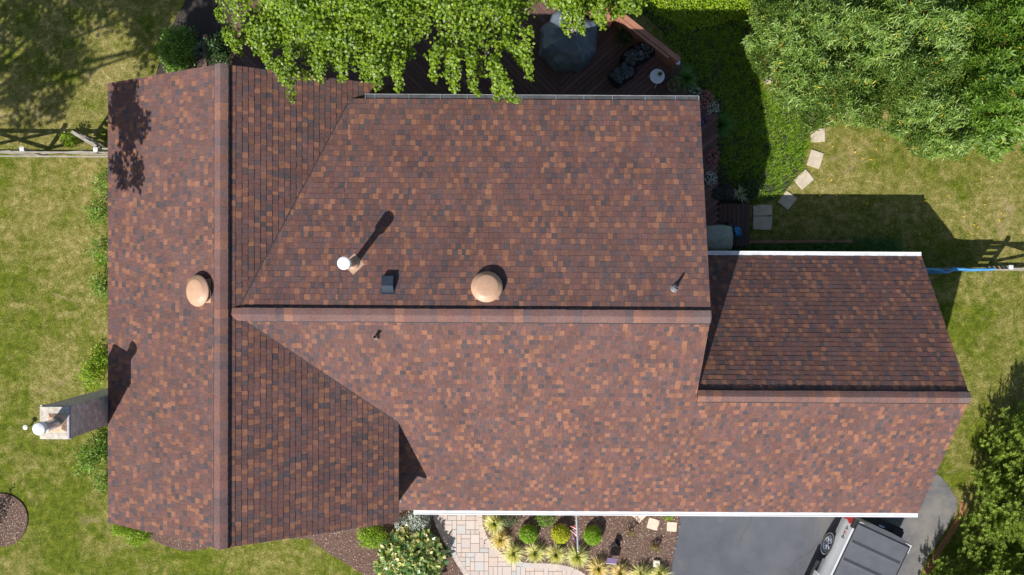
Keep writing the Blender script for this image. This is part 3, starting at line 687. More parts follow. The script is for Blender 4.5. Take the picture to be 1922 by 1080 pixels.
# ---- conifers lower right
CON = m_leaf('conifer_needle', [(.08,.13,.02),(.16,.24,.034),(.26,.36,.055),(.38,.46,.09)], .55, .25, .3)
def conifer(label, base, h, r, nb, group):
    t = thing('conifer_tree', label, 'tree', base, 0, group); A, D, N, Ls = [], [], [], []; tm = MB()
    tm.tube([(0,0,-.05),(.02,0,h*.5),(0,0,h)], [.1,.07,.01], 8)
    for i in range(nb):
        f = (i+.5)/nb; z = h*(.06+.93*f); a = i*2.399+random.uniform(-.3,.3); R_ = r*(1-f)**.75*random.choice((.55,.8,.95,1.05,1.15))+.12
        d = np.array([math.cos(a), math.sin(a), .35]); tip = np.array([0,0,z])+d*R_
        if i % 3 == 0: tm.tube([(0,0,z), tuple(np.array([0,0,z])+d*R_*.8)], [.022,.008], 5, cap=False)
        ns = int(3+R_*7)
        for k in range(ns):     # sprays along the bough, fanned
            s = R_*(.30+.70*((k+.5)/ns)); side = np.cross(d,[0,0,1]); side /= np.linalg.norm(side)
            o = np.array([0,0,z])+d*s+side*rng.normal()*.13*(1-.4*s/R_)+np.array([0,0,rng.normal()*.05])
            sp = d*.75+side*rng.normal()*.55+np.array([0,0,.75+.35*rng.random()]); sp /= np.linalg.norm(sp); L_ = .26+.16*rng.random()
            u1 = np.cross(sp,[.3,.2,1]); u1 /= np.linalg.norm(u1); u2 = np.cross(sp,u1)
            for j in range(20):
                g = j/20; an = j*2.4; sg = u1*math.cos(an)+u2*math.sin(an)
                A.append(o+sp*L_*g); D.append(sp*1.05+sg*(1.05-.6*g)); N.append(sp*.6-sg*.6+np.array([0,0,.5])); Ls.append(.10*(1.05-g*.55))
    n = len(A); Ls = np.array(Ls); leaf_mesh('crown', A, D, N, Ls*(.8+.5*rng.random(n)), Ls*.36, CON, t, .15)
    tm.build('trunk', BARK, t); return n
G2 = 'conifers beside the driveway'
nc = 0
for lb, b, h, r, nb in (
    ('northernmost conifer, mostly shaded, beside the garage corner', (15.75,-5.1,0), 3.6, 1.2, 170),
    ('conifer with pale sunlit tips next to the bend of the driveway', (15.4,-6.9,0), 3.7, 1.45, 210),
    ('tallest conifer at the right edge of the photo', (16.9,-5.7,0), 4.7, 1.6, 240),
    ('broad bright conifer in the bottom right corner', (15.1,-9.2,0), 3.5, 1.65, 250),
    ('low conifer nearest the parked pickup truck, at the bottom edge', (13.7,-9.75,0), 2.3, 1.0, 130),
    ('conifer at the right edge between the tallest and the broad one', (16.5,-7.9,0), 4.2, 1.6, 240)):
    nc += conifer(lb, b, h, r, nb, G2)
print('conifer', nc)

# ---- bushes
def bush(name, label, cat, c, rad, n, mat, ll, lw_, group=None, hollow=.55, stem=True, part='foliage', lumps=0, tm=BARK, fold=.12):
    t = thing(name, label, cat, (c[0],c[1],0), 0, group); u = unit(n); u[:,2] = np.abs(u[:,2])*1.0-.15
    k = hollow+(1-hollow)*rng.random(n)**.6
    if lumps:
        ph = rng.random(3)*9; k = k*(1+lumps*np.sin(u[:,0]*5+ph[0])*np.cos(u[:,1]*6+ph[1])+lumps*.6*np.sin(u[:,2]*7+u[:,0]*9+ph[2]))
    pos = u*k[:,None]*np.array(rad)+np.array([0,0,rad[2]*.5+(c[2] if len(c) > 2 else 0)])
    nr = u+np.array([0,0,.5])+unit(n)*.6; d = unit(n)+u*.6
    leaf_mesh(part, pos, d, nr, ll*(.7+.6*rng.random(n)), lw_*(.7+.6*rng.random(n)), mat, t, fold)
    if stem: trunk('stem', (0,0,0), [tuple(pos[i]*.85) for i in range(0,n,max(1,n//9))], .02, t, tm, .2, 6)
    return t
GRN = m_leaf('shrub_leaf', [(.06,.12,.012),(.10,.19,.018),(.15,.27,.028),(.21,.34,.04)], .45, .25)
BOX = m_leaf('boxwood_leaf', [(.12,.22,.012),(.18,.32,.018),(.25,.41,.025),(.34,.5,.045)], .45, .3)
BOXY = m_leaf('golden_leaf', [(.24,.28,.01),(.36,.40,.014),(.48,.50,.02),(.58,.57,.045)], .45, .3)
LIME = m_leaf('lime_leaf', [(.12,.22,.008),(.2,.32,.012),(.30,.42,.02)], .45, .3)
SILV = m_leaf('silver_leaf', [(.18,.22,.19),(.34,.38,.33),(.52,.55,.48)], .6, .1)
VARI = m_leaf('variegated_leaf', [(.05,.12,.03),(.07,.16,.05),(.10,.22,.06),(.22,.34,.10),(.55,.56,.18),(.80,.70,.38),(.16,.28,.08),(.66,.62,.28)], .3, .2, .6)
DKG = m_leaf('dark_shrub_leaf', [(.02,.045,.012),(.04,.08,.018),(.07,.13,.03)], .5, .2)
REDG = m_leaf('reddish_leaf', [(.18,.06,.03),(.12,.13,.02),(.25,.20,.04)], .5, .2)
PURP = m_leaf('purple_leaf', [(.03,.02,.035),(.06,.04,.07),(.05,.07,.03)], .5, .2)
WG = 'shrubs along the west wall'
for px, py, r, h, n, mt, lb in (
    (200,345,.42,.7,900,GRN,'small green shrub on the west wall below the roof shadow'),
    (186,400,.46,.8,900,GRN,'leafy green shrub, second from the fence along the west wall'),
    (196,470,.55,.9,1100,GRN,'widest green shrub half way along the west eave'),
    (192,535,.42,.8,1000,GRN,'loose green shrub, last of the row north of the chimney'),
    (172,700,.5,.7,1500,LIME,'bright leafy shrub just above the chimney'),
    (190,672,.35,.6,600,LIME,'small bright shrub tucked against the eave above the chimney'),
    (172,862,.55,.9,1700,GRN,'dense green shrub just below the chimney'),
    (193,830,.4,.6,800,GRN,'small shrub at the foot of the chimney'),
    (196,905,.35,.5,600,GRN,'low shrub at the south end of the west wall')):
    c = P(px,py,h*.5); bush('shrub', lb, 'shrub', (c.x,c.y), (r*.92,r*1.05,h*.8), int(n*.6), mt, .075, .045, WG, .25, lumps=.38)
c = P(133,263,.3); bush('shrub', 'small bright green shrub inside the fence by the gate', 'shrub', (c.x,c.y), (.26,.26,.5), 420, LIME, .075, .045, hollow=.3, lumps=.2)
for px,py,r,h,n,mt,lb in ((338,92,.62,.9,3000,GRN,'yellow-green rounded shrub in the shaded corner bed'),(332,118,.4,.6,900,GRN,'low shrub touching the roof corner in the shaded bed'),(415,98,.48,.8,1500,DKG,'dark green shrub between the spiky plant and the deck')):
    c = P(px,py,h*.5); bush('shrub', lb, 'shrub', (c.x,c.y), (r,r*1.1,h), n, mt, .08, .05, 'shrubs in the corner bed', .4, lumps=.15)
for px,py,lb,mt in ((513,0,0,0),):
    pass
for px, py, mt, lb in ((992,1004,BOX,'round clipped green shrub, left of three in the front bed'),(1053,1004,BOXY,'round yellow-green shrub in the middle of three, beside the flag'),(1113,1007,BOX,'round clipped green shrub, right of three in the front bed')):
    c = P(px,py,.33); bush('round_shrub', lb, 'shrub', (c.x,c.y), (.29,.29,.44), 2600, mt, .045, .03, 'round clipped shrubs', .75, lumps=.04)
for px,py,r,h,n,mt,lb in ((1183,998,.18,.45,130,REDG,'sparse twiggy shrub in the middle of the front bed'),(1229,1027,.16,.3,200,REDG,'small orange-tinged plant near the driveway edge of the bed'),
    (700,1006,.5,.45,2600,LIME,'low lime green shrub at the front corner of the wing roof'),(955,973,.34,.45,500,DKG,'low dark shrub under the gutter left of the round shrubs'),(1024,972,.34,.5,700,GRN,'green shrub half hidden under the gutter between round shrubs'),
    (1254,970,.16,.2,120,LIME,'small bright green plant under the gutter beside the driveway'),(258,1004,.42,.4,1600,LIME,'bright green low shrub under the south-west roof corner'),(228,992,.3,.35,800,LIME,'bright low shrub at the very corner of the west roof')):
    c = P(px,py,h*.5); bush('shrub', lb, 'shrub', (c.x,c.y), (r,r*.8,h), n, mt, .05, .032, None, .4, lumps=.15)
c = P(784,980,.4); bush('silver_shrub', 'silvery grey-leaved shrub under the end of the front gutter', 'shrub', (c.x,c.y), (.42,.38,.42), 1500, SILV, .08, .035, None, .4, lumps=.15)
c = P(752,983,.2); bush('shrub', 'small grey-green shrub beside the silvery one', 'shrub', (c.x,c.y), (.2,.2,.35), 300, SILV, .06, .03)
c = P(770,1052,.45); t = bush('variegated_shrub', 'large rounded shrub with big green and cream leaves beside the walkway', 'shrub', (c.x,c.y), (1.08,1.0,.58), 1700, VARI, .185, .12, None, .6, lumps=.09, fold=.08)
c = P(700,1045,.4); 
# round-bed dark plant
c = P(-52,1012,.5); bush('shrub', 'dark purple shrub standing in the round mulch bed', 'shrub', (c.x,c.y), (.33,.33,1.25), 400, PURP, .09, .05, None, .3, lumps=.2)

# ---- blade plants
def blades(name, label, cat, c, n, L, wd, mat, group=None, z=0, spread=1., arch=.5, kind=None, parent=None, part=None, rootr=.05, centers=None, up=.9, seg=4):
    """arching blades from a crown, three segments each"""
    m_v, m_f = [], []; C_ = centers if centers is not None else [(0,0,0)]*n
    n = len(C_) if centers is not None else n
    for i in range(n):
        a = random.uniform(0, 2*PI); el = random.uniform(.25, 1.)*spread; l = L*random.uniform(.65,1.1); w_ = wd*random.uniform(.7,1.2)
        d = Vector((math.cos(a), math.sin(a), 0)); s = Vector((-d.y, d.x, 0)); o = Vector(C_[i])+d*random.random()*rootr
        b = len(m_v); h = up*(1.2-el)
        for k in range(seg+1):
            t = k/seg; p = o+d*l*el*t*(.6+.4*t)+Vector((0,0,max(-.02, l*(h*t*1.3-arch*el*t*t*1.1)))); ww = w_*(1-t**2.2)*.5+.0008
            m_v += [tuple(p+s*ww), tuple(p-s*ww)]
            if k: m_f.append((b+2*k-2, b+2*k-1, b+2*k+1, b+2*k))
    me = bpy.data.meshes.new(part or name); me.from_pydata(m_v, [], m_f); me.materials.append(mat); me.update()
    o = bpy.data.objects.new(part or name, me)
    if parent: link(o, parent); return o
    link(o); o.location = (c[0], c[1], z); tag(o, label, cat, group, kind); return o
ORN = m_leaf('ornamental_grass_blade', [(.66,.60,.30),(.72,.66,.38),(.52,.54,.20),(.32,.42,.10),(.78,.72,.48),(.60,.58,.26)], .5, .3)
ORN2 = m_leaf('dry_grass_blade', [(.75,.62,.34),(.80,.68,.42),(.62,.53,.26),(.4,.42,.13)], .5, .3)
ORNG = m_leaf('green_grass_heart', [(.12,.24,.02),(.2,.32,.04),(.3,.4,.08)], .5, .3)
gl = [(928,982,.36,'grass clump at the top of the row, against the gutter and walkway'),(940,1012,.34,'dry straw-coloured grass clump, second along the walkway curve'),(964,1038,.36,'third grass clump round the walkway curve, below the left round shrub'),
      (1005,1037,.34,'greener grass clump below and between the left and middle round shrubs'),(1043,1040,.34,'grass clump directly below the middle round shrub'),(1084,1044,.38,'large grass clump at the tip of the flag pole'),
      (1123,1066,.38,'dry grass clump left of the purple plaque'),(1164,1075,.32,'dry grass clump below the purple plaque'),(1203,1078,.36,'grass clump at the bottom edge, second from the driveway'),(1238,1077,.32,'grass clump at the bottom edge nearest the driveway')]
for i,(px,py,L,lb) in enumerate(gl):
    c = P(px,py,.12); t = thing('ornamental_grass', lb, 'ornamental grass', (c.x,c.y,.05), 0, 'ornamental grasses edging the front bed')
    blades('', '', '', (0,0), 420, L*1.6, .026, ORN2 if i in (1,6,7) else ORN, parent=t, part='blades', arch=.55)
    blades('', '', '', (0,0), 150, L*.8, .018, ORNG, parent=t, part='green_heart', arch=.25, spread=.6)
YUC = m_leaf('blue_green_blade', [(.10,.16,.12),(.16,.24,.18),(.22,.31,.23)], .4, .1)
DRAC = m_leaf('green_blade', [(.05,.13,.03),(.09,.2,.045),(.14,.27,.07)], .4, .2)
STRP = m_leaf('striped_blade', [(.35,.42,.25),(.5,.55,.38),(.16,.24,.12)], .4, .2)
c = P(376,93,.55); blades('spiky_plant', 'blue-green spiky plant between the shrubs of the corner bed', 'plant', c, 80, .42, .04, YUC, z=.45, arch=.25)
c = P(1388,364,.4); blades('spiky_plant', 'pale striped spiky plant above the deck steps', 'plant', c, 60, .36, .03, STRP, z=.35, arch=.3)
c = P(1355,233,.4); blades('arching_grass', 'large green arching grass tuft beside the deck edge', 'ornamental grass', c, 420, .62, .016, DRAC, z=.15, arch=.5)
c = P(1290,146,.8); blades('spiky_plant', 'large green spiky plant at the end of the deck railing', 'plant', c, 130, .6, .03, DRAC, z=.6, arch=.35)

# ---- ground cover bed (nobody could count its blades)
COVER = m_leaf('ground_cover_blade', [(.055,.12,.006),(.105,.21,.010),(.17,.30,.014),(.25,.39,.024),(.36,.48,.06)], .45, .35)
cover_poly = PP([(1205,-150),(1400,-150),(1412,20),(1408,90),(1445,190),(1500,215),(1516,262),(1512,300),(1500,325),(1470,362),(1420,383),(1380,372),(1352,345),(1352,200),(1318,170),(1285,115),(1200,15)])
cs = []
for p, d in scatter_in(cover_poly, 2100, .02):
    for _ in range(13): cs.append((p[0]+random.gauss(0,.05), p[1]+random.gauss(0,.05), 0))
blades('ground_cover', 'dense grassy ground cover bed between the deck and the stepping stones', 'ground cover', (0,0), 0, .26, .014, COVER, kind='stuff', centers=cs, z=.01, seg=3)
lc = scatter_in(PP([(1205,-150),(1402,-150),(1408,28),(1380,40),(1300,60),(1240,40),(1200,10)]), 9000, .0)
pos = np.array([(p[0],p[1],.12+.1*random.random()) for p,_ in lc]); n = len(pos)
leaf_mesh('leafy_ground_cover', pos, unit(n), np.array([-.2,-.3,1])+unit(n)*.5, .06+.03*rng.random(n), .045, m_leaf('bright_cover_leaf', [(.13,.22,.008),(.22,.33,.012),(.34,.45,.02)], .45, .3))
tag(bpy.data.objects['leafy_ground_cover'], 'bright yellow-green leafy ground cover at the top of the bed', 'ground cover', kind='stuff')
# grass strip behind the garage
cs = []
for p, d in scatter_in(PP([(1362,457),(1560,455),(1680,452),(1688,474),(1362,476)]), 420, .0):
    for _ in range(9): cs.append((p[0]+random.gauss(0,.04), p[1]+random.gauss(0,.04), 0))
blades('grass_border', 'dark arching grass growing along the back wall of the garage', 'ground cover', (0,0), 0, .34, .016, DRAC, kind='stuff', centers=cs, z=.01, seg=3)
# tufts of lawn grass standing up out of the turf: one mass
TUFT = m_leaf('lawn_blade', [(.09,.12,.012),(.15,.18,.02),(.26,.25,.06),(.34,.29,.11)], .6, .25)

# ================================================================ DECK
def deck():
    dk = thing('deck', 'brown composite deck with diagonal boards behind the house', 'deck', (0,0,0)); z = .55
    polyN = PP([(436,-200),(436,175),(1300,190),(1302,160),(1276,118),(1138,8),(1060,-90),(1000,-200)], z)
    polyE = [(MX-.4,5.2)]+PP([(1318,180),(1347,200),(1348,375),(1406,376),(1406,453),(1322,454)], z)+[(MX-.4,.3)]
    m = MB()
    def boards(poly, ang, wd=.14, xlim=None, m=m):
        poly = ccw(poly); d = Vector((math.cos(ang), math.sin(ang))); n = Vector((-d.y, d.x)); pr = [Vector(p[:2]).dot(n) for p in poly]
        k = math.floor(min(pr)/wd)
        while k*wd < max(pr):
            s = (k+.5)*wd; xs = []
            for i in range(len(poly)):
                a = Vector(poly[i][:2]); b = Vector(poly[(i+1)%len(poly)][:2]); fa = a.dot(n)-s; fb = b.dot(n)-s
                if (fa > 0) != (fb > 0): xs.append((a+(b-a)*(fa/(fa-fb))).dot(d))
            xs.sort()
            for u0, u1 in zip(xs[::2], xs[1::2]):
                c0 = d*u0+n*s; c1 = d*u1+n*s; c = (.125,.07,.06); kk = random.uniform(.78,1.22); c = tuple(v*kk for v in c)
                m.bar((c0.x,c0.y,z-.015), (c1.x,c1.y,z-.015), wd-.012, .03, 0, c)
            k += 1
    xs = P(1050,100,z).x
    def clipx(poly, x, keep):
        out = []; n = len(poly)
        for i in range(n):
            a = poly[i]; b = poly[(i+1)%n]; ia = (a[0] <= x) == keep; ib = (b[0] <= x) == keep
            if ia: out.append(a)
            if ia != ib: t = (x-a[0])/(b[0]-a[0]); out.append((x, a[1]+t*(b[1]-a[1])))
        return out
    boards(clipx(polyN, xs, True), R(-45)); boards(clipx(polyN, xs, False), R(42)); 
    m.build('deck_floor', DECKM, dk, col=True)
    e = MB(); ysplit = P(0,375,z).y
    pe = ccw(polyE); steps = PP([(1348,375),(1406,376),(1406,453),(1348,454)], z)
    boards([(p[0],p[1]) for p in [(MX-.4,5.2)]+PP([(1318,180),(1347,200),(1348,454),(1322,454)], z)+[(MX-.4,.3)]], R(42), m=e)
    e.build('side_walk_floor', DECKM, dk, col=True)
    s = MB(); z0 = z
    x0 = P(1349,400,.3).x; x1 = P(1406,400,.3).x; ya = P(0,376,.3).y; yb = P(0,453,.3).y; k = x0; i = 0
    while k < x1-.05:
        s.box((k+.006,yb,.27),(k+.134,ya,.30), 0, tuple(v*random.uniform(.85,1.15) for v in (.088,.052,.045))); k += .14
    s.box((x0,yb-.03,.0),(x1,yb-.003,.31),0,(.07,.04,.035)); s.box((x0,ya+.003,.0),(x1,ya+.03,.31),0,(.07,.04,.035)); s.build('step', DECKM, dk, col=True)
    b = MB(); pn = ccw(polyN); n = len(pn)
    for i in range(n):
        a, c = Vector(pn[i]), Vector(pn[(i+1)%n]); b.bar((a.x,a.y,z/2-.02), (c.x,c.y,z/2-.02), .03, z-.02)
    b.build('skirt', m_plain('deck_skirt',(.09,.05,.04),.8), dk)
    # solid railing with a broad cap along the slanting side
    RW = m_plain('redwood_stain', (.30,.135,.085), .65, var=.15, scale=5)
    A = P(1098,-22,1.45); B = P(1273,116,1.45); A.z = B.z = 0; d = (B-A).normalized(); nrm = Vector((-d.y, d.x, 0))
    if nrm.y < 0: nrm = -nrm
    r = MB(); r.bar(A+Vector((0,0,1.0)), B+Vector((0,0,1.0)), .04, .84); 
    L = (B-A).length
    for k in range(int(L/.14)): r.bar(A+d*(k*.14+.07)-nrm*.03+Vector((0,0,.6)), A+d*(k*.14+.07)-nrm*.03+Vector((0,0,1.38)), .125, .016, up=tuple(nrm))
    r.build('railing', RW, dk)
    c = MB(); c.bar(A+nrm*.055+Vector((0,0,1.45)), B+nrm*.055+Vector((0,0,1.45)), .15, .035); c.bar(A-nrm*.075+Vector((0,0,1.435)), B-nrm*.075-d*.3+Vector((0,0,1.435)), .075, .035)
    c.build('cap_rail', RW, dk)
    for k in (0,.33,.66,.985): p = MB(); q = A+d*L*k; p.box((q.x-.05,q.y-.05,.3),(q.x+.05,q.y+.05,1.42)); p.build('post', RW, dk)
    g = MB(); q = B+Vector((0,0,1.3)); g.box((q.x-.05,q.y-.07,1.2),(q.x+.07,q.y+.05,1.40)); g.build('post_end', GALV, dk)
    # built-in bench end seen through the leaves
    h = MB(); a = P(1085,5,1.0); b2 = P(1150,40,1.0); h.bar((a.x,a.y,.98),(b2.x,b2.y,.98),.4,.05); h.bar((a.x,a.y,.76),(b2.x,b2.y,.76),.3,.38); h.build('bench', RW, dk)
    # planter edge running to the roof in the corner bed
    k = MB(); a = P(385,65,.55); b2 = P(383,150,.55); k.bar((a.x,a.y,.5),(b2.x,b2.y,.5),.14,.10); k.build('edge_beam', m_plain('dark_brown_beam',(.13,.075,.06),.8), dk)  # beam in one dark brown, darker than the railing stain
    # low beam behind the garage
    k = MB(); a = P(1352,455,.1); b2 = P(1600,453,.1); k.bar((a.x,a.y,.06),(b2.x,b2.y,.06),.10,.12); tag(k.build('landscape_timber', RW), 'long reddish timber edging the grass behind the garage', 'garden edging')
deck()

def wrinkle(o, amp, sc, seed=0):
    for v in o.data.vertices:
        q = v.co*sc+Vector((seed,seed,seed)); n = Vector((mnoise.noise(q), mnoise.noise(q+Vector((9,0,0))), mnoise.noise(q+Vector((0,9,0)))))
        v.co += n*amp
# covered round table with chairs under it
COVERC = m_plain('grey_teal_furniture_cover', (.10,.128,.155), .42, var=.18, scale=5, spec=.5)
c = P(1070,67,1.3); dz = .55
m = MB(); n = 96; prof = []
rows = [(.0,.80),(.25,.79),(.5,.775),(.62,.76),(.70,.70),(.76,.66),(.84,.62),(.90,.50),(.93,.3),(.96,.06)]
vs = []; fs = []
for i,(r,z) in enumerate(rows):
    for k in range(n):
        a = 2*PI*k/n; o8 = math.cos(PI/8)/math.cos(((a+PI/8) % (PI/4))-PI/8); rr = r*(1+(o8-1)*min(1,r/.6))*1.02
        ch = max(0, math.cos(4*(a-PI/4+.3)))**1.5; zz = z+(.15*ch if .5 < r < .95 else 0)-(.12*(1-ch) if .55 < r < .92 else 0)
        fold = .018*math.sin(a*19+3*r)*r+.014*math.sin(a*41+5*r)*r
        vs.append((rr*math.cos(a)*(1+fold*.4), rr*math.sin(a)*(1+fold*.4), zz+fold))
for i in range(len(rows)-1):
    for k in range(n): fs.append((i*n+k,i*n+(k+1)%n,(i+1)*n+(k+1)%n,(i+1)*n+k)) if i else None
    if not i:
        for k in range(n): fs.append((k,(k+1)%n,n+(k+1)%n,n+k))
m.add(vs, [f[::-1] for f in fs]); o = m.build('covered_table', COVERC, smooth=True); wrinkle(o, .06, 4.5, 3); wrinkle(o, .03, 12, 8); o.location = (c.x,c.y,dz)
sd = o.modifiers.new('sub','SUBSURF'); sd.levels = sd.render_levels = 1
tag(o, 'octagonal patio table set under a grey-teal fabric cover on the deck', 'covered table')
tc = c
# hanging basket
HB = thing('flower_basket', 'basket of small white and purple flowers above the covered table', 'flower basket', (c.x+.05,c.y+.15,dz+.80))
m = MB(); m.lathe([(0,0),(.12,.0),(.18,.13),(.19,.14),(.16,.14),(.0,.12)], 20); m.build('basket', m_plain('coir_basket',(.05,.035,.02),.9), HB)
FLW = m_leaf('small_flower', [(.6,.58,.6),(.45,.2,.55),(.65,.6,.62),(.4,.22,.6)], .6, .2)
def flowers(par, n, rad, z, mats, share=.35, ll=.045):
    u = unit(n); u[:,2] = np.abs(u[:,2]); pos = u*rad*(.5+.5*rng.random((n,1)))+np.array([0,0,z]); mi = (rng.random(n) < share).astype(int); k = rng.random(n)
    pos[mi==1] = (u*rad*1.05+np.array([0,0,z+.01]))[mi==1]
    return leaf_mesh('flowers', pos, unit(n), u+np.array([0,0,.8])+unit(n)*.4, ll*(.7+.6*rng.random(n)), ll*.8, mats, par, .1, mi=mi)
flowers(HB, 700, .22, .12, [GRN, FLW], .3)
# black plastic covered lounge chair and footstool
BAG = m_plain('shiny_black_plastic', (.010,.016,.020), .22, var=.4, spec=.7)
def covered(px0, py0, px1, py1, hw, h, label, name, seed, mat=BAG, amp=.07, sc=7, base=.55, back=.0):
    a = P(px0,py0,base+h); b = P(px1,py1,base+h); c = (a+b)/2; d = (b-a); L = d.length; ang = math.atan2(d.y,d.x)
    m = MB(); nx, ny = 44, 30; vs, fs = [], []
    for i in range(nx+1):
        for j in range(ny+1):
            u = i/nx*2-1; v = j/ny*2-1; e = max(abs(u)**5, abs(v)**5); top = h*(1-.12*(u*u+v*v))+(back*max(0,u-.4)/.6)
            z = top*(1-e**3) if e < 1 else 0; k = 1-.08*(1-z/h) if h else 1
            vs.append((u*L/2*(1-.10*v*v), v*hw*(1-.10*u*u), max(0,z)))
    for i in range(nx):
        for j in range(ny): q = i*(ny+1)+j; fs.append((q,q+ny+1,q+ny+2,q+1))
    m.add(vs, fs); o = m.build(name, mat, smooth=True); wrinkle(o, amp, sc, seed); wrinkle(o, amp*.5, sc*2.7, seed+5)
    o.location = (c.x,c.y,base+.02); o.rotation_euler = (0,0,ang)
    return tag(o, label, name.replace('_',' '))
covered(1170,116,1228,82,.27,.50,'lounge chair wrapped in shiny black plastic by the railing','covered_chair',1, back=.25)
covered(1150,152,1192,118,.28,.40,'footstool wrapped in shiny black plastic in front of the wrapped chair','covered_footstool',4)
# white side table and its pot
c = P(1234,143,1.1); t = thing('side_table', 'small round white side table on the deck', 'table', (c.x,c.y,.55)); WT = m_plain('white_table_paint',(.62,.64,.66),.5,var=.05)
m = MB(); m.lathe([(0,.50),(.21,.50),(.225,.51),(.225,.525),(.21,.53),(0,.528)], 32); m.build('tabletop', WT, t)
for a in (.6,2.7,4.8):
    m = MB(); m.tube([(.17*math.cos(a),.17*math.sin(a),.5),(.23*math.cos(a),.23*math.sin(a),0)], .014, 8); m.build('leg', WT, t)
def pot(name, label, px, py, z, r, h, mat, kind=None, planter=None):
    c = P(px,py,z+h); t = thing(name, label, 'potted plant', (c.x,c.y,z))
    m = MB(); m.lathe([(0,0),(r*.7,0),(r,h),(r*1.08,h),(r*1.08,h-.02),(r*.9,h-.02),(0,h-.03)], 22); m.build('pot', mat, t); return t
DKPOT = m_plain('dark_pot',(.05,.05,.055),.6); WPOT = m_plain('white_pot',(.45,.46,.47),.5); TERR = m_plain('terracotta',(.25,.10,.06),.8)
def fol(t, n, rad, z, mat, ll, lw_, part='foliage'):
    u = unit(n); u[:,2] = np.abs(u[:,2]); pos = u*np.array(rad)*(.3+.7*rng.random((n,1)))+np.array([0,0,z])
    leaf_mesh(part, pos, u+unit(n)*.6, u+np.array([0,0,.7])+unit(n)*.4, ll*(.7+.6*rng.random(n)), lw_, mat, t, .1)
t = pot('potted_plant','tiny potted plant standing on the white side table',1239,139,1.08,.05,.08,DKPOT); fol(t,60,(.055,.055,.05),.08,GRN,.04,.025)
t = pot('potted_plant','leafy plant in a dark pot near the middle of the railing',1169,70,.55,.14,.25,DKPOT); fol(t,90,(.24,.24,.22),.25,DKG,.15,.075)
t = pot('potted_plant','brownish plant in a white pot at the gutter end of the deck',1264,160,.55,.17,.28,WPOT); fol(t,350,(.2,.2,.22),.28,m_leaf('brownish_leaf',[(.10,.10,.03),(.2,.15,.05),(.12,.14,.05)],.6,.2),.07,.035)
FG = 'flowering plants along the deck edge'
PINK = m_leaf('pink_flower',[(.35,.09,.11),(.5,.2,.22),(.28,.06,.08),(.45,.3,.3)],.6,.2); PWHT = m_leaf('white_flower',[(.5,.5,.48),(.4,.42,.4)],.6,.2); VIO = m_leaf('violet_flower',[(.3,.12,.5),(.2,.08,.42)],.6,.2)
for px,py,r,mt,sh,lb in ((1308,172,.2,PWHT,.2,'white-flowering plant at the corner of the gutter'),(1326,184,.27,PINK,.55,'large pink-red flowering plant beside the roof corner'),(1341,200,.2,PWHT,.25,'white-flowering plant just below the big pink one'),
    (1320,226,.2,VIO,.12,'plant with a few violet flowers against the roof edge'),(1341,291,.2,PINK,.5,'small pink-red flowering plant half way down the deck edge'),(1337,333,.2,PWHT,.35,'white-flowering round plant near the deck steps'),
    (1352,362,.2,PURP,.4,'dark purple plant at the head of the deck steps'),(1370,358,.2,PURP,.4,'dark purple plant touching the striped spiky plant')):
    c = P(px,py,.8); t = thing('flowering_plant', lb, 'flower', (c.x,c.y,.2), 0, FG); flowers(t, 650, r, .28, [DKG, mt], sh, .05)
    m = MB(); m.lathe([(0,0),(.10,0),(.13,.28),(.11,.28),(0,.24)], 16); m.build('pot', DKPOT, t)
c = P(1410,355,.3); bush('shrub','dark green leafy shrub right of the striped spiky plant','shrub',(c.x,c.y),(.35,.3,.5),900,DKG,.07,.045)
# grill cover and bags by the steps
covered(1352,420,1352,472,.50,.75,'large pale grey grill cover tucked under the roof edges','covered_grill',7, m_plain('pale_grey_cover',(.30,.32,.27),.7,var=.1), .03, 4, .3)
covered(1368,418,1368,450,.22,.40,'black plastic bag beside the pale grill cover','black_bag',9, BAG, .07, 8, .31)
covered(1383,426,1387,444,.13,.30,'bright blue bag against the black plastic bag','blue_bag',12, m_plain('blue_plastic',(.02,.22,.48),.35,spec=.6,var=.3), .06, 9, .31)

# ================================================================ stepping stones
SG = 'stepping stones across the garden'
def stone(px, py, w_, h_, rot, label, z=.03, mat=CONC, group=SG, jag=.05, pad=.045):
    c = P(px,py,z); pts = []
    for k,(sx,sy) in enumerate([(-1,-1),(0,-1.03),(1,-1),(1.03,0),(1,1),(0,1.03),(-1,1),(-1.03,0)]):
        pts.append((sx*w_/2*(1+random.uniform(-jag,jag)), sy*h_/2*(1+random.uniform(-jag,jag))))
    m = MB(); n = 8; e = .96
    m.add([(x,y,-.02) for x,y in pts]+[(x,y,pad-.008) for x,y in pts]+[(x*e,y*e,pad) for x,y in pts],
          [tuple(range(2*n,3*n))]+[(i,(i+1)%n,n+(i+1)%n,n+i) for i in range(n)]+[(n+i,n+(i+1)%n,2*n+(i+1)%n,2*n+i) for i in range(n)])
    o = m.build('stepping_stone', mat); o.location = (c.x,c.y,z-.03); o.rotation_euler = (0,0,R(rot)); return tag(o, label, 'stepping stone', group)
for a in ((1452,44,.3,.3,12,'stepping stone under the top of the narrow-leaved tree'),(1459,63,.34,.3,40,'stepping stone glimpsed through the leaves, second from the top'),(1441,150,.25,.24,20,'small pale stone where the shade meets the narrow-leaved tree'),
    (1520,222,.34,.3,70,'stepping stone nearly hidden by drooping leaves'),(1535,254,.45,.42,5,'sunlit stepping stone with a leafy twig across its top'),(1530,299,.42,.50,-18,'sunlit stepping stone alone in the dry lawn'),
    (1509,337,.50,.42,42,'last sunlit stepping stone, touching the shade edge'),(1478,376,.42,.45,-38,'tilted stepping stone inside the garage shade'),(1431,395,.60,.34,3,'shaded stepping stone, upper one beside the deck steps'),(1431,419,.60,.42,-2,'shaded stepping stone, lower one beside the deck steps')):
    stone(*a)
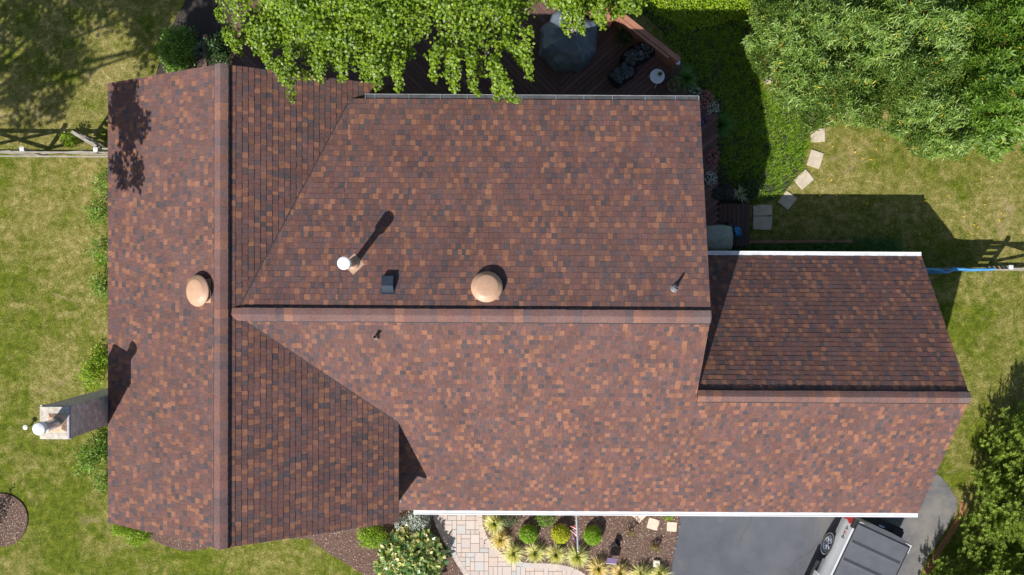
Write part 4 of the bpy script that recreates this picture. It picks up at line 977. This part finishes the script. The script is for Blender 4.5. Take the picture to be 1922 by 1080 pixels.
SB = m_plain('pale_pink_stone',(.62,.47,.36),.85,var=.08,scale=6,bump=.004)
for a in ((1200,967,.36,.36,45,'pink stone slab half under the gutter'),(1226,984,.34,.34,-16,'tilted pink stone slab in the front bed'),(1261,989,.31,.30,-3,'pink stone slab nearest the driveway')):
    stone(*a, z=.07, mat=SB, group='pale stone slabs in the front bed', jag=.01, pad=.04)
c = P(1232,1058,.1); m = MB(); m.box((-.1,-.105,0),(.1,.105,.09)); m.box((-.085,-.09,.09),(.085,.09,.10)); 
for k in range(5): a = k*1.256; m.add([(0,0,.102),(.03*math.cos(a-.4),.03*math.sin(a-.4),.102),(.06*math.cos(a),.06*math.sin(a),.102),(.03*math.cos(a+.4),.03*math.sin(a+.4),.102)], [(0,1,2,3)], 1)
o = m.build('carved_block', [m_plain('cream_stone',(.62,.58,.48),.8), m_plain('carved_mark',(.22,.2,.15),.8)]); o.location = (c.x,c.y,.055); o.rotation_euler = (0,0,R(-5)); tag(o,'small cream garden block with a carved leaf mark','garden ornament')
c = P(1148,1052,.3); t = thing('garden_plaque','purple-grey garden plaque tilted on a stake among the dry grasses','plaque',(c.x,c.y,.05)); m = MB()
m.box((-.16,-.11,.0),(.16,.11,.012), mat=Matrix.Translation((0,0,.28))@Matrix.Rotation(R(22),4,'X')@Matrix.Rotation(R(-5),4,'Z')); m.build('panel', m_plain('violet_plaque',(.13,.085,.17),.4), t)
m = MB(); m.box((-.165,-.125,.0),(.165,-.11,.016), mat=Matrix.Translation((0,0,.28))@Matrix.Rotation(R(22),4,'X')@Matrix.Rotation(R(-5),4,'Z')); m.build('rim', WHITE, t)
m = MB(); m.box((-.012,-.012,0),(.012,.012,.28)); m.build('stake', LEAD, t)
c = P(1152,1022,.12); t = thing('black_scoop','black scoop-shaped object lying in the mulch','garden light',(c.x,c.y,.055), R(38)); BL = m_plain('black_matt_metal',(.012,.012,.016),.5)  # black open cone on a short stake
m = MB(); m.lathe([(.03,0),(.06,.03),(.12,.13),(.13,.17),(.12,.17),(.05,.05)], 20, mat=Matrix.Translation((.0,0,.1))@Matrix.Rotation(R(62),4,'Y')); m.build('hood', BL, t)
m = MB(); m.tube([(-.19,0,.03),(0,0,.08)], .018, 8); m.build('stake', BL, t)
# lawn path light west of the chimney
c = P(46,803,.3); t = thing('path_light','small white-topped path light in the lawn beside the chimney','garden light',(c.x,c.y,0)); m = MB(); m.lathe([(0,.30),(.075,.27),(.08,.255),(.03,.25)][::-1], 20); m.build('lamp_cap', WHITE, t)
m = MB(); m.lathe([(.018,0),(.018,.25)], 10); m.build('stake', LEAD, t)

# ================================================================ fences
def fence(label, px0, px1, py_top, spacing_px, first_px, direction, gate=False, h=1.15):
    pts = P(first_px, py_top, h); t = thing('rail_fence', label, 'fence', (pts.x,pts.y,0)); sp = spacing_px/(F/(CAMZ-h)); n = 0
    xs = []; x = 0
    while abs(x) < 9: xs.append(x); x += direction*sp
    if direction < 0 : pass
    for i, x in enumerate(xs):
        m = MB(); m.box((x-.05,-.05,0),(x+.05,.05,h)); p = m.build('post', WOODG, t)
        m = MB(); m.box((x-.062,-.062,h),(x+.062,.062,h+.03)); m.lathe([(.075,h+.03),(0,h+.06)], 4, mat=Matrix.Translation((x,0,0))@Matrix.Rotation(R(45),4,'Z')); m.build('post_cap', WHITE, p)
    for a, b in zip(xs, xs[1:]):
        g = .055 if b > a else -.055
        for z, hh in ((h-.12,.14),(.22,.14)):
            m = MB(); m.bar((a,-.075,z),(b,-.075,z),.03,hh); m.build('rail', WOODG, t)
        m = MB(); m.bar((a+g,-.03,.30),(b-g,-.03,h-.2),.025,.11); m.bar((a+g,.0,h-.2),(b-g,.0,.30),.025,.11); m.build('cross_brace', WOODG, t)
    return t, xs
t, xs = fence('weathered crossbuck rail fence with white post caps on the west lawn', 0, 200, 281, 138, 180, -1)
m = MB(); m.bar((.05,-.075,1.03),(1.2,-.075,1.03),.03,.14); m.build('rail', WOODG, t)
# open gate
a = P(182,276,1.1); b = P(136,248,1.1); t = thing('fence_gate','slatted wooden gate standing open inside the west fence','gate',(a.x,a.y,0))
d = (b-a); d.z = 0
for z in (.2,.42,.64,.86,1.06):
    m = MB(); m.bar((0,0,z),(d.x,d.y,z),.03,.12); m.build('slat', WOODG, t)
m = MB(); m.bar((0,0,1.14),(d.x,d.y,1.14),.09,.03); m.build('top_board', WOODG, t)
for k in (.04,.5,.96): m = MB(); q = d*k; m.box((q.x-.04,q.y-.02+.035,.1),(q.x+.04,q.y+.055,1.12)); m.build('upright', WOODG, t)
# panel fence stub to the house
a = P(184,281,1.2); t = thing('slatted_fence','short slatted fence panel joining the gate post to the house wall','fence',(a.x+.1,a.y+.0,0))
for z in (.15,.38,.61,.84,1.05): m = MB(); m.box((0.02,.02,z),(1.95,.05,z+.15)); m.build('slat', WOODG, t)
for x in (.7,1.4): m = MB(); m.box((x,.05,0),(x+.09,.12,1.2)); m.build('upright', WOODG, t)
# east fence and its tarp
t, xs = fence('weathered crossbuck rail fence with white post caps right of the blue tarp', 0, 0, 502, 138, 1897, 1)
q = P(1897,502,1.15); m = MB()
for z in (.18,.42,.66,.9,1.08): m.box((-3.75,-.09,z-.06),(-.06,-.06,z+.06))
for x in (-2.2,-1.9+.9): m.box((x-.045,-.10,0),(x+.045,-.04,1.12))
m.build('slat_panel', WOODG, t)
m = MB(); nx = 60; vs, fs = [], []; L0 = P(1690,500,1.2).x-q.x; L1 = P(1869,500,1.2).x-q.x
rows = [(-.115,.15),(-.11,.7),(-.105,1.05),(-.10,1.14),(-.065,1.17),(-.035,1.15),(-.03,1.0),(-.03,.45),(-.03,.08)]
for i in range(nx+1):
    u = i/nx; x = L0+(L1-L0)*u
    for j,(y,z) in enumerate(rows):
        bl = math.exp(-((u-.60)/.07)**2)*.05; k = mnoise.noise(Vector((x*3,y*6+z*2,1)))*.02
        vs.append((x, y+(bl*.6 if y > -.05 else -bl*.2)+k+(-.10*math.exp(-((u-.5)/.06)**2) if y < -.0 else 0), z+k*.4))
for i in range(nx):
    for j in range(len(rows)-1): a = i*len(rows)+j; fs.append((a,a+len(rows),a+len(rows)+1,a+1))
m.add(vs, fs); o = m.build('tarp', m_plain('blue_tarpaulin',(.06,.25,.50),.45,var=.2,spec=.5), smooth=True); o.location = (q.x,q.y,0); tag(o,'bright blue tarpaulin draped over the fence beside the garage','tarpaulin')

# ================================================================ flag
a = P(1081,955,2.0); a = Vector((a.x, SY+.38, 1.7)); b = P(1085,1034,2.75)
t = thing('flagpole', 'white flagpole angled out from under the gutter over the front bed', 'flagpole', a)
d = b-a; m = MB(); m.tube([(0,0,0), d*.5, d*.5, d], [.020,.020,.026,.022], 12); m.build('pole', WHITE, t)
m = MB(); m.lathe([(0,-.03),(.028,-.01),(.028,.01),(0,.03)], 12, mat=Matrix.Translation(d*1.005)); m.build('finial', WHITE, t, smooth=True)
m = MB(); m.box((-.04,-.02,-.06),(.04,.03,.06)); m.build('bracket', GALV, t)
FR = m_plain('flag_red',(.42,.02,.035),.7); FWt = m_plain('flag_white',(.7,.7,.7),.7,var=.03); FB = m_plain('flag_navy',(.02,.03,.12),.7)
m = MB(); H_ = .62; Wf = .95; nu, nv = 39, 30; dn = d.normalized(); st = b-dn*.05
vs = []
for i in range(nu+1):
    for j in range(nv+1):
        s = i/nu*H_; v = j/nv*Wf; g = .55+.45*(1-j/nv)
        k = math.sin(s*26+v*2)*.05*(j/nv)
        p = st-dn*s*g-Vector((0,0,1))*v*.92+Vector((-.10*(j/nv)**.7+k, .05*(j/nv), -.02)); vs.append(p-st)
fs = []; mi = []
for i in range(nu):
    for j in range(nv):
        q = i*(nv+1)+j; fs.append((q,q+1,q+nv+2,q+nv+1)); stp = int(i/nu*13)
        mi.append(2 if (stp < 7 and j < nv*.4) else (0 if stp % 2 == 0 else 1))
for f, k in zip(fs, mi): pass
m.v = [tuple(v) for v in vs]; m.f = fs; m.m = mi; m.c = [(.5,)*3]*len(fs)
# stars on the canton
for r in range(5):
    for c_ in range(6):
        s = (.03+c_*.055)*1.; v = .04+r*.075; i = int(s/H_*nu); j = int(v/Wf*nv); q = Vector(vs[i*(nv+1)+j])
        for sg in (1,-1):
            cc_ = q+Vector((sg*.004,0,0)); b0 = len(m.v)
            for k in range(10): rr = .014 if k%2 == 0 else .006; an = k*PI/5; m.v.append(tuple(cc_-dn*rr*math.cos(an)+Vector((0,0,rr*math.sin(an)))))
            m.f.append(tuple(range(b0,b0+10))); m.m.append(1); m.c.append((.5,)*3)
o = m.build('flag', [FR, FWt, FB]); o.location = st; tag(o, 'stars and stripes flag hanging limp from the angled white pole', 'flag')

# ================================================================ pickup truck
def truck():
    c = P(1659,1001,1.33); h = Vector((-.416,-.909,0)).normalized(); ang = math.atan2(h.y, h.x)-PI/2
    t = thing('pickup_truck', 'silver pickup truck with black bed cover parked on the driveway', 'pickup truck', (c.x,c.y,.012), ang)
    SILV_ = m_plain('silver_car_paint',(.66,.66,.66),.32,metal=.25,var=.03,spec=.6); BLK = m_plain('black_trim',(.018,.018,.02),.5); CH = m_plain('chrome',(.6,.6,.62),.12,metal=1,var=.03)
    TON = m_plain('soft_tonneau_vinyl',(.088,.092,.104),.55,var=.12,scale=3); TON2 = m_plain('tonneau_seam',(.03,.032,.036),.6); RED = m_plain('tail_lamp_red',(.55,.008,.012),.12,spec=.8); GL = DKGLASS; TY = m_plain('tyre_rubber',(.025,.025,.026),.8)
    # body: stations along y (rear 0 .. front 5.6), section outline per side
    W = .99
    sec = [(0.80,.42),(.93,.48),(.985,.72),(.995,.90),(.97,1.06),(.935,1.20),(.925,1.30),(.86,1.345)]   # half section, bottom to top rail
    ys = [0,.06,.2,.5,1.0,1.5,1.88]; m = MB()
    arch_y, arch_r = 1.14, .47
    yy = sorted(set([0,.05,.14,.3,.5]+[arch_y+arch_r*math.cos(PI*k/14) for k in range(15)]+[1.75,1.95,2.05]))
    def lower(y, z):   # wheel arch pushes the bottom of the side up
        dd = arch_r**2-(y-arch_y)**2; zc = .40
        return max(z, zc+math.sqrt(dd)) if dd > 0 else z
    for sd in (-1, 1):
        vs = []; n = len(sec)
        for y in yy:
            tk = .055*max(0, 1-y/.18)**2
            for k,(x,z) in enumerate(sec):
                zz = z
                if k <= 4: zz = max(z, min(lower(y, z), .885+.004*k)) if abs(y-arch_y) < arch_r else z
                fl = .025*math.exp(-((y-arch_y)/.5)**2)*math.exp(-((zz-.85)/.16)**2)
                vs.append((sd*(x-tk+fl), y+.02*abs(x-.9), zz))
        fs = []
        for i in range(len(yy)-1):
            for k in range(n-1):
                q = i*n+k; f = (q,q+1,q+n+1,q+n); fs.append(f if sd > 0 else f[::-1])
        m.add(vs, fs)
    # tailgate, bed floor, front of bed
    m.box((-.80,-.015,.62),(.80,.03,1.335)); m.box((-.80,.03,.6),(.80,2.0,.64)); m.box((-.9,2.0,.5),(.9,2.05,1.30))
    m.box((-.90,.0,.45),(-.79,.04,1.31)); m.box((.79,.0,.45),(.90,.04,1.31))
    m.box((-.925,-.01,1.29),(-.80,.26,1.34))
    body = m.build('bed', SILV_, t, smooth=False)
    for p in body.data.polygons: p.use_smooth = True
    body.data.set_sharp_from_angle(angle=R(35)) if hasattr(body.data,'set_sharp_from_angle') else None
    # cab and front
    m = MB(); def_ = [(2.06,.42),(2.06,1.33),(2.25,1.86),(2.6,1.93),(3.5,1.92),(3.95,1.75),(4.45,1.30),(5.4,1.20),(5.75,1.0),(5.8,.5)]
    n = len(def_); vs = []
    for sd in (-1, 1):
        for y, z in def_: vs.append((sd*(.99-.20*max(0,(z-1.25))/.65-(.06 if y > 5.3 else 0)), y, z))
    m.add(vs, [(i,(i+1)%n,n+(i+1)%n,n+i) for i in range(n)]+[tuple(range(n)), tuple(range(2*n-1,n-1,-1))]); m.build('cab', SILV_, t)
    for nm, q in (('rear_window',[(-.7,2.075,1.40),(.7,2.075,1.40),(.66,2.225,1.80),(-.66,2.225,1.80)]),('windshield',[(.8,4.42,1.345),(-.8,4.42,1.345),(-.72,4.0,1.735),(.72,4.0,1.735)])):
        m = MB(); m.add([Vector(v)+Vector((0,-.006 if nm[0] == 'r' else .006,.006)) for v in q], [(0,1,2,3)]); m.build(nm, GL, t)
    for sd in (-1,1):
        m = MB(); m.add([(sd*(.99-.20*(z-1.25)/.65+.006), y, z) for y,z in ((2.4,1.36),(3.1,1.36),(3.1,1.82),(2.55,1.82))], [(0,1,2,3)]); m.add([(sd*(.99-.20*(z-1.25)/.65+.006), y, z) for y,z in ((3.2,1.36),(4.2,1.36),(3.8,1.74),(3.2,1.82))], [(0,1,2,3)]); m.build('side_window', GL, t)
    # bed cover with cross bows
    m = MB(); vs = []; fs = []; ny = 34; nx = 12; bows = (.62,1.22)
    for i in range(ny+1):
        y = .07+1.95*i/ny; sag = -.006+.010*max(math.exp(-((y-b_)/.05)**2) for b_ in bows)
        for k in range(nx+1): x = -.86+1.72*k/nx; e = min(1,(1-abs(x)/.86)*8); vs.append((x, y, 1.352+(.012+sag)*e))
    for i in range(ny):
        for k in range(nx): q = i*(nx+1)+k; fs.append((q,q+1,q+nx+2,q+nx+1))
    m.add(vs, fs); ton = m.build('bed_cover', TON, t, smooth=True)
    m = MB()
    for b_ in bows: m.add([(-.80,b_-.035,1.3725),(.80,b_-.035,1.3725),(.80,b_+.035,1.3725),(-.80,b_+.035,1.3725)],[(0,1,2,3)])
    m.build('cover_bow', TON2, ton)
    m = MB(); m.box((-.875,.055,1.335),(.875,.082,1.372)); m.box((-.885,.05,1.335),(-.858,2.0,1.366)); m.box((.858,.05,1.335),(.885,2.0,1.366)); m.box((.80,-.03,1.24),(.985,.26,1.33)); m.build('cover_frame', BLK, ton)
    m = MB()
    vs = []; N_ = 16
    for k in range(N_+1): x = -.87+1.74*k/N_; b_ = .13*(1-(x/.87)**4); vs += [(x,.052,1.352),(x,.03-b_,1.325)]
    m.add(vs, [(2*k,2*k+1,2*k+3,2*k+2) for k in range(N_)]); m.build('tailgate_spoiler', TON, t)
    m = MB(); vs = []
    for k in range(N_+1): x = -.87+1.74*k/N_; b_ = .13*(1-(x/.87)**4); vs += [(x,.03-b_,1.322),(x,.0-b_*.5,1.1),(x,-.015-b_*.3,.66)]
    fs = []
    for k in range(N_): q = 3*k; fs += [(q,q+3,q+4,q+1),(q+1,q+4,q+5,q+2)]
    m.add(vs, fs); m.build('tailgate', m_plain('champagne_tailgate',(.42,.41,.34),.3,metal=.4,var=.05), t, smooth=True)
    m = MB(); m.box((-.09,-.155,1.0),(.09,-.12,1.06)); m.build('handle', CH, t)
    m = MB(); m.box((-.93,-.30,.48),(.93,-.05,.60)); m.box((-.95,-.24,.42),(-.6,.0,.66)); m.box((.6,-.24,.42),(.95,.0,.66)); m.build('rear_bumper', BLK, t)
    for sd in (-1,1):
        m = MB(); pts = [(.62,.0),(1.23,.0),(1.25,.16),(1.10,.20),(.96,.12),(.78,.15),(.70,.14)]
        o_ = [(sd*(.995-.10*max(0,z-.95)+.012-.02*max(0,1-y/.2)), y-.005, z) for z,y in pts]; bk = [(sd*.85, y, z) for z,y in pts]
        n = len(pts); m.add(o_+bk, [tuple(range(n)) if sd < 0 else tuple(range(n))[::-1]]+[(i,(i+1)%n,n+(i+1)%n,n+i) for i in range(n)])
        m.box((min(sd*.90,sd*.965),-.02,.68),(max(sd*.90,sd*.965),.02,1.2)); m.build('tail_light', RED, t)
        for wy in (arch_y, 4.75):
            wm = Matrix.Translation((sd*.83,wy,.40))@Matrix.Rotation(sd*PI/2,4,'Y')
            m = MB(); m.lathe([(.27,-.13),(.36,-.12),(.395,-.08),(.40,.0),(.395,.08),(.37,.115),(.36,.125),(.28,.13),(.265,.11)], 40, mat=wm, cap=False); ty = m.build('wheel', TY, t)
            m = MB(); m.lathe([(.365,.1255),(.345,.1295),(.325,.1295)], 40, mat=wm, cap=False); m.build('tyre_lettering_band', m_plain('tyre_white_band',(.30,.30,.29),.7), ty) if wy < 2 else None
            m = MB(); m.lathe([(.27,-.1),(.27,.12),(.255,.125),(.245,.08),(.23,.03),(.0,.02)], 36, mat=wm, cap=False)
            m.lathe([(.065,.02),(.065,.10),(.05,.115),(0,.118)], 20, mat=wm)
            for k in range(6):
                a = k*PI/3; 
                for off in (-.035,.035): m.add([wm@Vector(v) for v in [(.05*math.cos(a)-off*math.sin(a),.05*math.sin(a)+off*math.cos(a),.095),(.25*math.cos(a)-1.6*off*math.sin(a),.25*math.sin(a)+1.6*off*math.cos(a),.09),(.25*math.cos(a)-(1.6*off+.03)*math.sin(a),.25*math.sin(a)+(1.6*off+.03)*math.cos(a),.04),(.25*math.cos(a)-(1.6*off-.03)*math.sin(a),.25*math.sin(a)+(1.6*off-.03)*math.cos(a),.04)]],[(0,1,2),(0,1,3),(0,2,3)])
            m.build('rim', CH, ty)
        m = MB(); m.bar((sd*.99,1.75,.42),(sd*.99,4.2,.42),.14,.06); m.build('side_step', BLK, t)
        m = MB(); m.box((min(sd*1.0,sd*1.2),4.0,1.35),(max(sd*1.0,sd*1.2),4.12,1.55)); m.build('mirror', BLK, t)
        # 4X4 mark on the bed side
        mk = MB()
        def st_(u0,v0,u1,v1,mi_,th=.022):
            def T(u,v): return Vector((sd*(.958-.09*(v-1.0)+.0), .30+(.42-u if sd < 0 else u), v))
            a_, b_ = T(u0,v0), T(u1,v1); dd = (b_-a_).normalized(); w2 = dd.cross(Vector((1,0,0))).normalized()*th/2; ox = Vector((sd*.030,0,0))
            mk.add([a_-w2+ox,b_-w2+ox,b_+w2+ox,a_+w2+ox], [(0,1,2,3)], mi_)
        for k0, ch in ((.0,'4'),(.15,'X'),(.29,'4')):
            if ch == '4': st_(k0+.08,1.03,k0+.08,1.17,0); st_(k0+.08,1.17,k0,1.08,0); st_(k0,1.08,k0+.11,1.08,0)
            else: st_(k0,1.03,k0+.11,1.17,1); st_(k0+.11,1.03,k0,1.17,1)
        mk.build('side_decal', [BLK, m_plain('decal_red',(.5,.02,.03),.4)], t)
truck()

# ================================================================ small litter: fallen leaves and twigs in the lawn
def scatter_stuff(name, label, cat, poly, n, z, ll, lw_, mat):
    sc_ = scatter_in(poly, n); pos = np.array([(p[0],p[1],z+.01*random.random()) for p,_ in sc_]); n = len(pos); d = unit(n); d[:,2] *= .15
    o = leaf_mesh(name, pos, d, np.array([0,0,1.])+unit(n)*.3, ll*(.6+.8*rng.random(n)), lw_*(.6+.8*rng.random(n)), mat); tag(o, label, cat, kind='stuff')
scatter_stuff('fallen_leaves', 'yellow leaves fallen on the dry lawn below the narrow-leaved trees', 'fallen leaves', PP([(1520,240),(1640,240),(1900,320),(1900,420),(1700,480),(1520,470),(1470,360)]), 60, .03, .09, .04, YEL)
CHIP = m_leaf('wood_chip', [(.10,.06,.045),(.2,.13,.1),(.34,.25,.2),(.5,.4,.3),(.14,.09,.07)], .9, 0., .1)
scatter_stuff('wood_chips', 'loose bark chips strewn over the front bed', 'mulch', bedF, 5200, .06, .06, .022, CHIP)
scatter_stuff('wood_chips', 'loose bark chips strewn over the bed beside the wing', 'mulch', bedL, 4200, .057, .06, .022, CHIP)
scatter_stuff('wood_chips', 'loose bark chips strewn over the round bed', 'mulch', [(cc.x+.8*math.cos(a), cc.y+.8*math.sin(a)) for a in np.linspace(0,2*PI,30)[:-1]], 900, .045, .06, .022, CHIP)
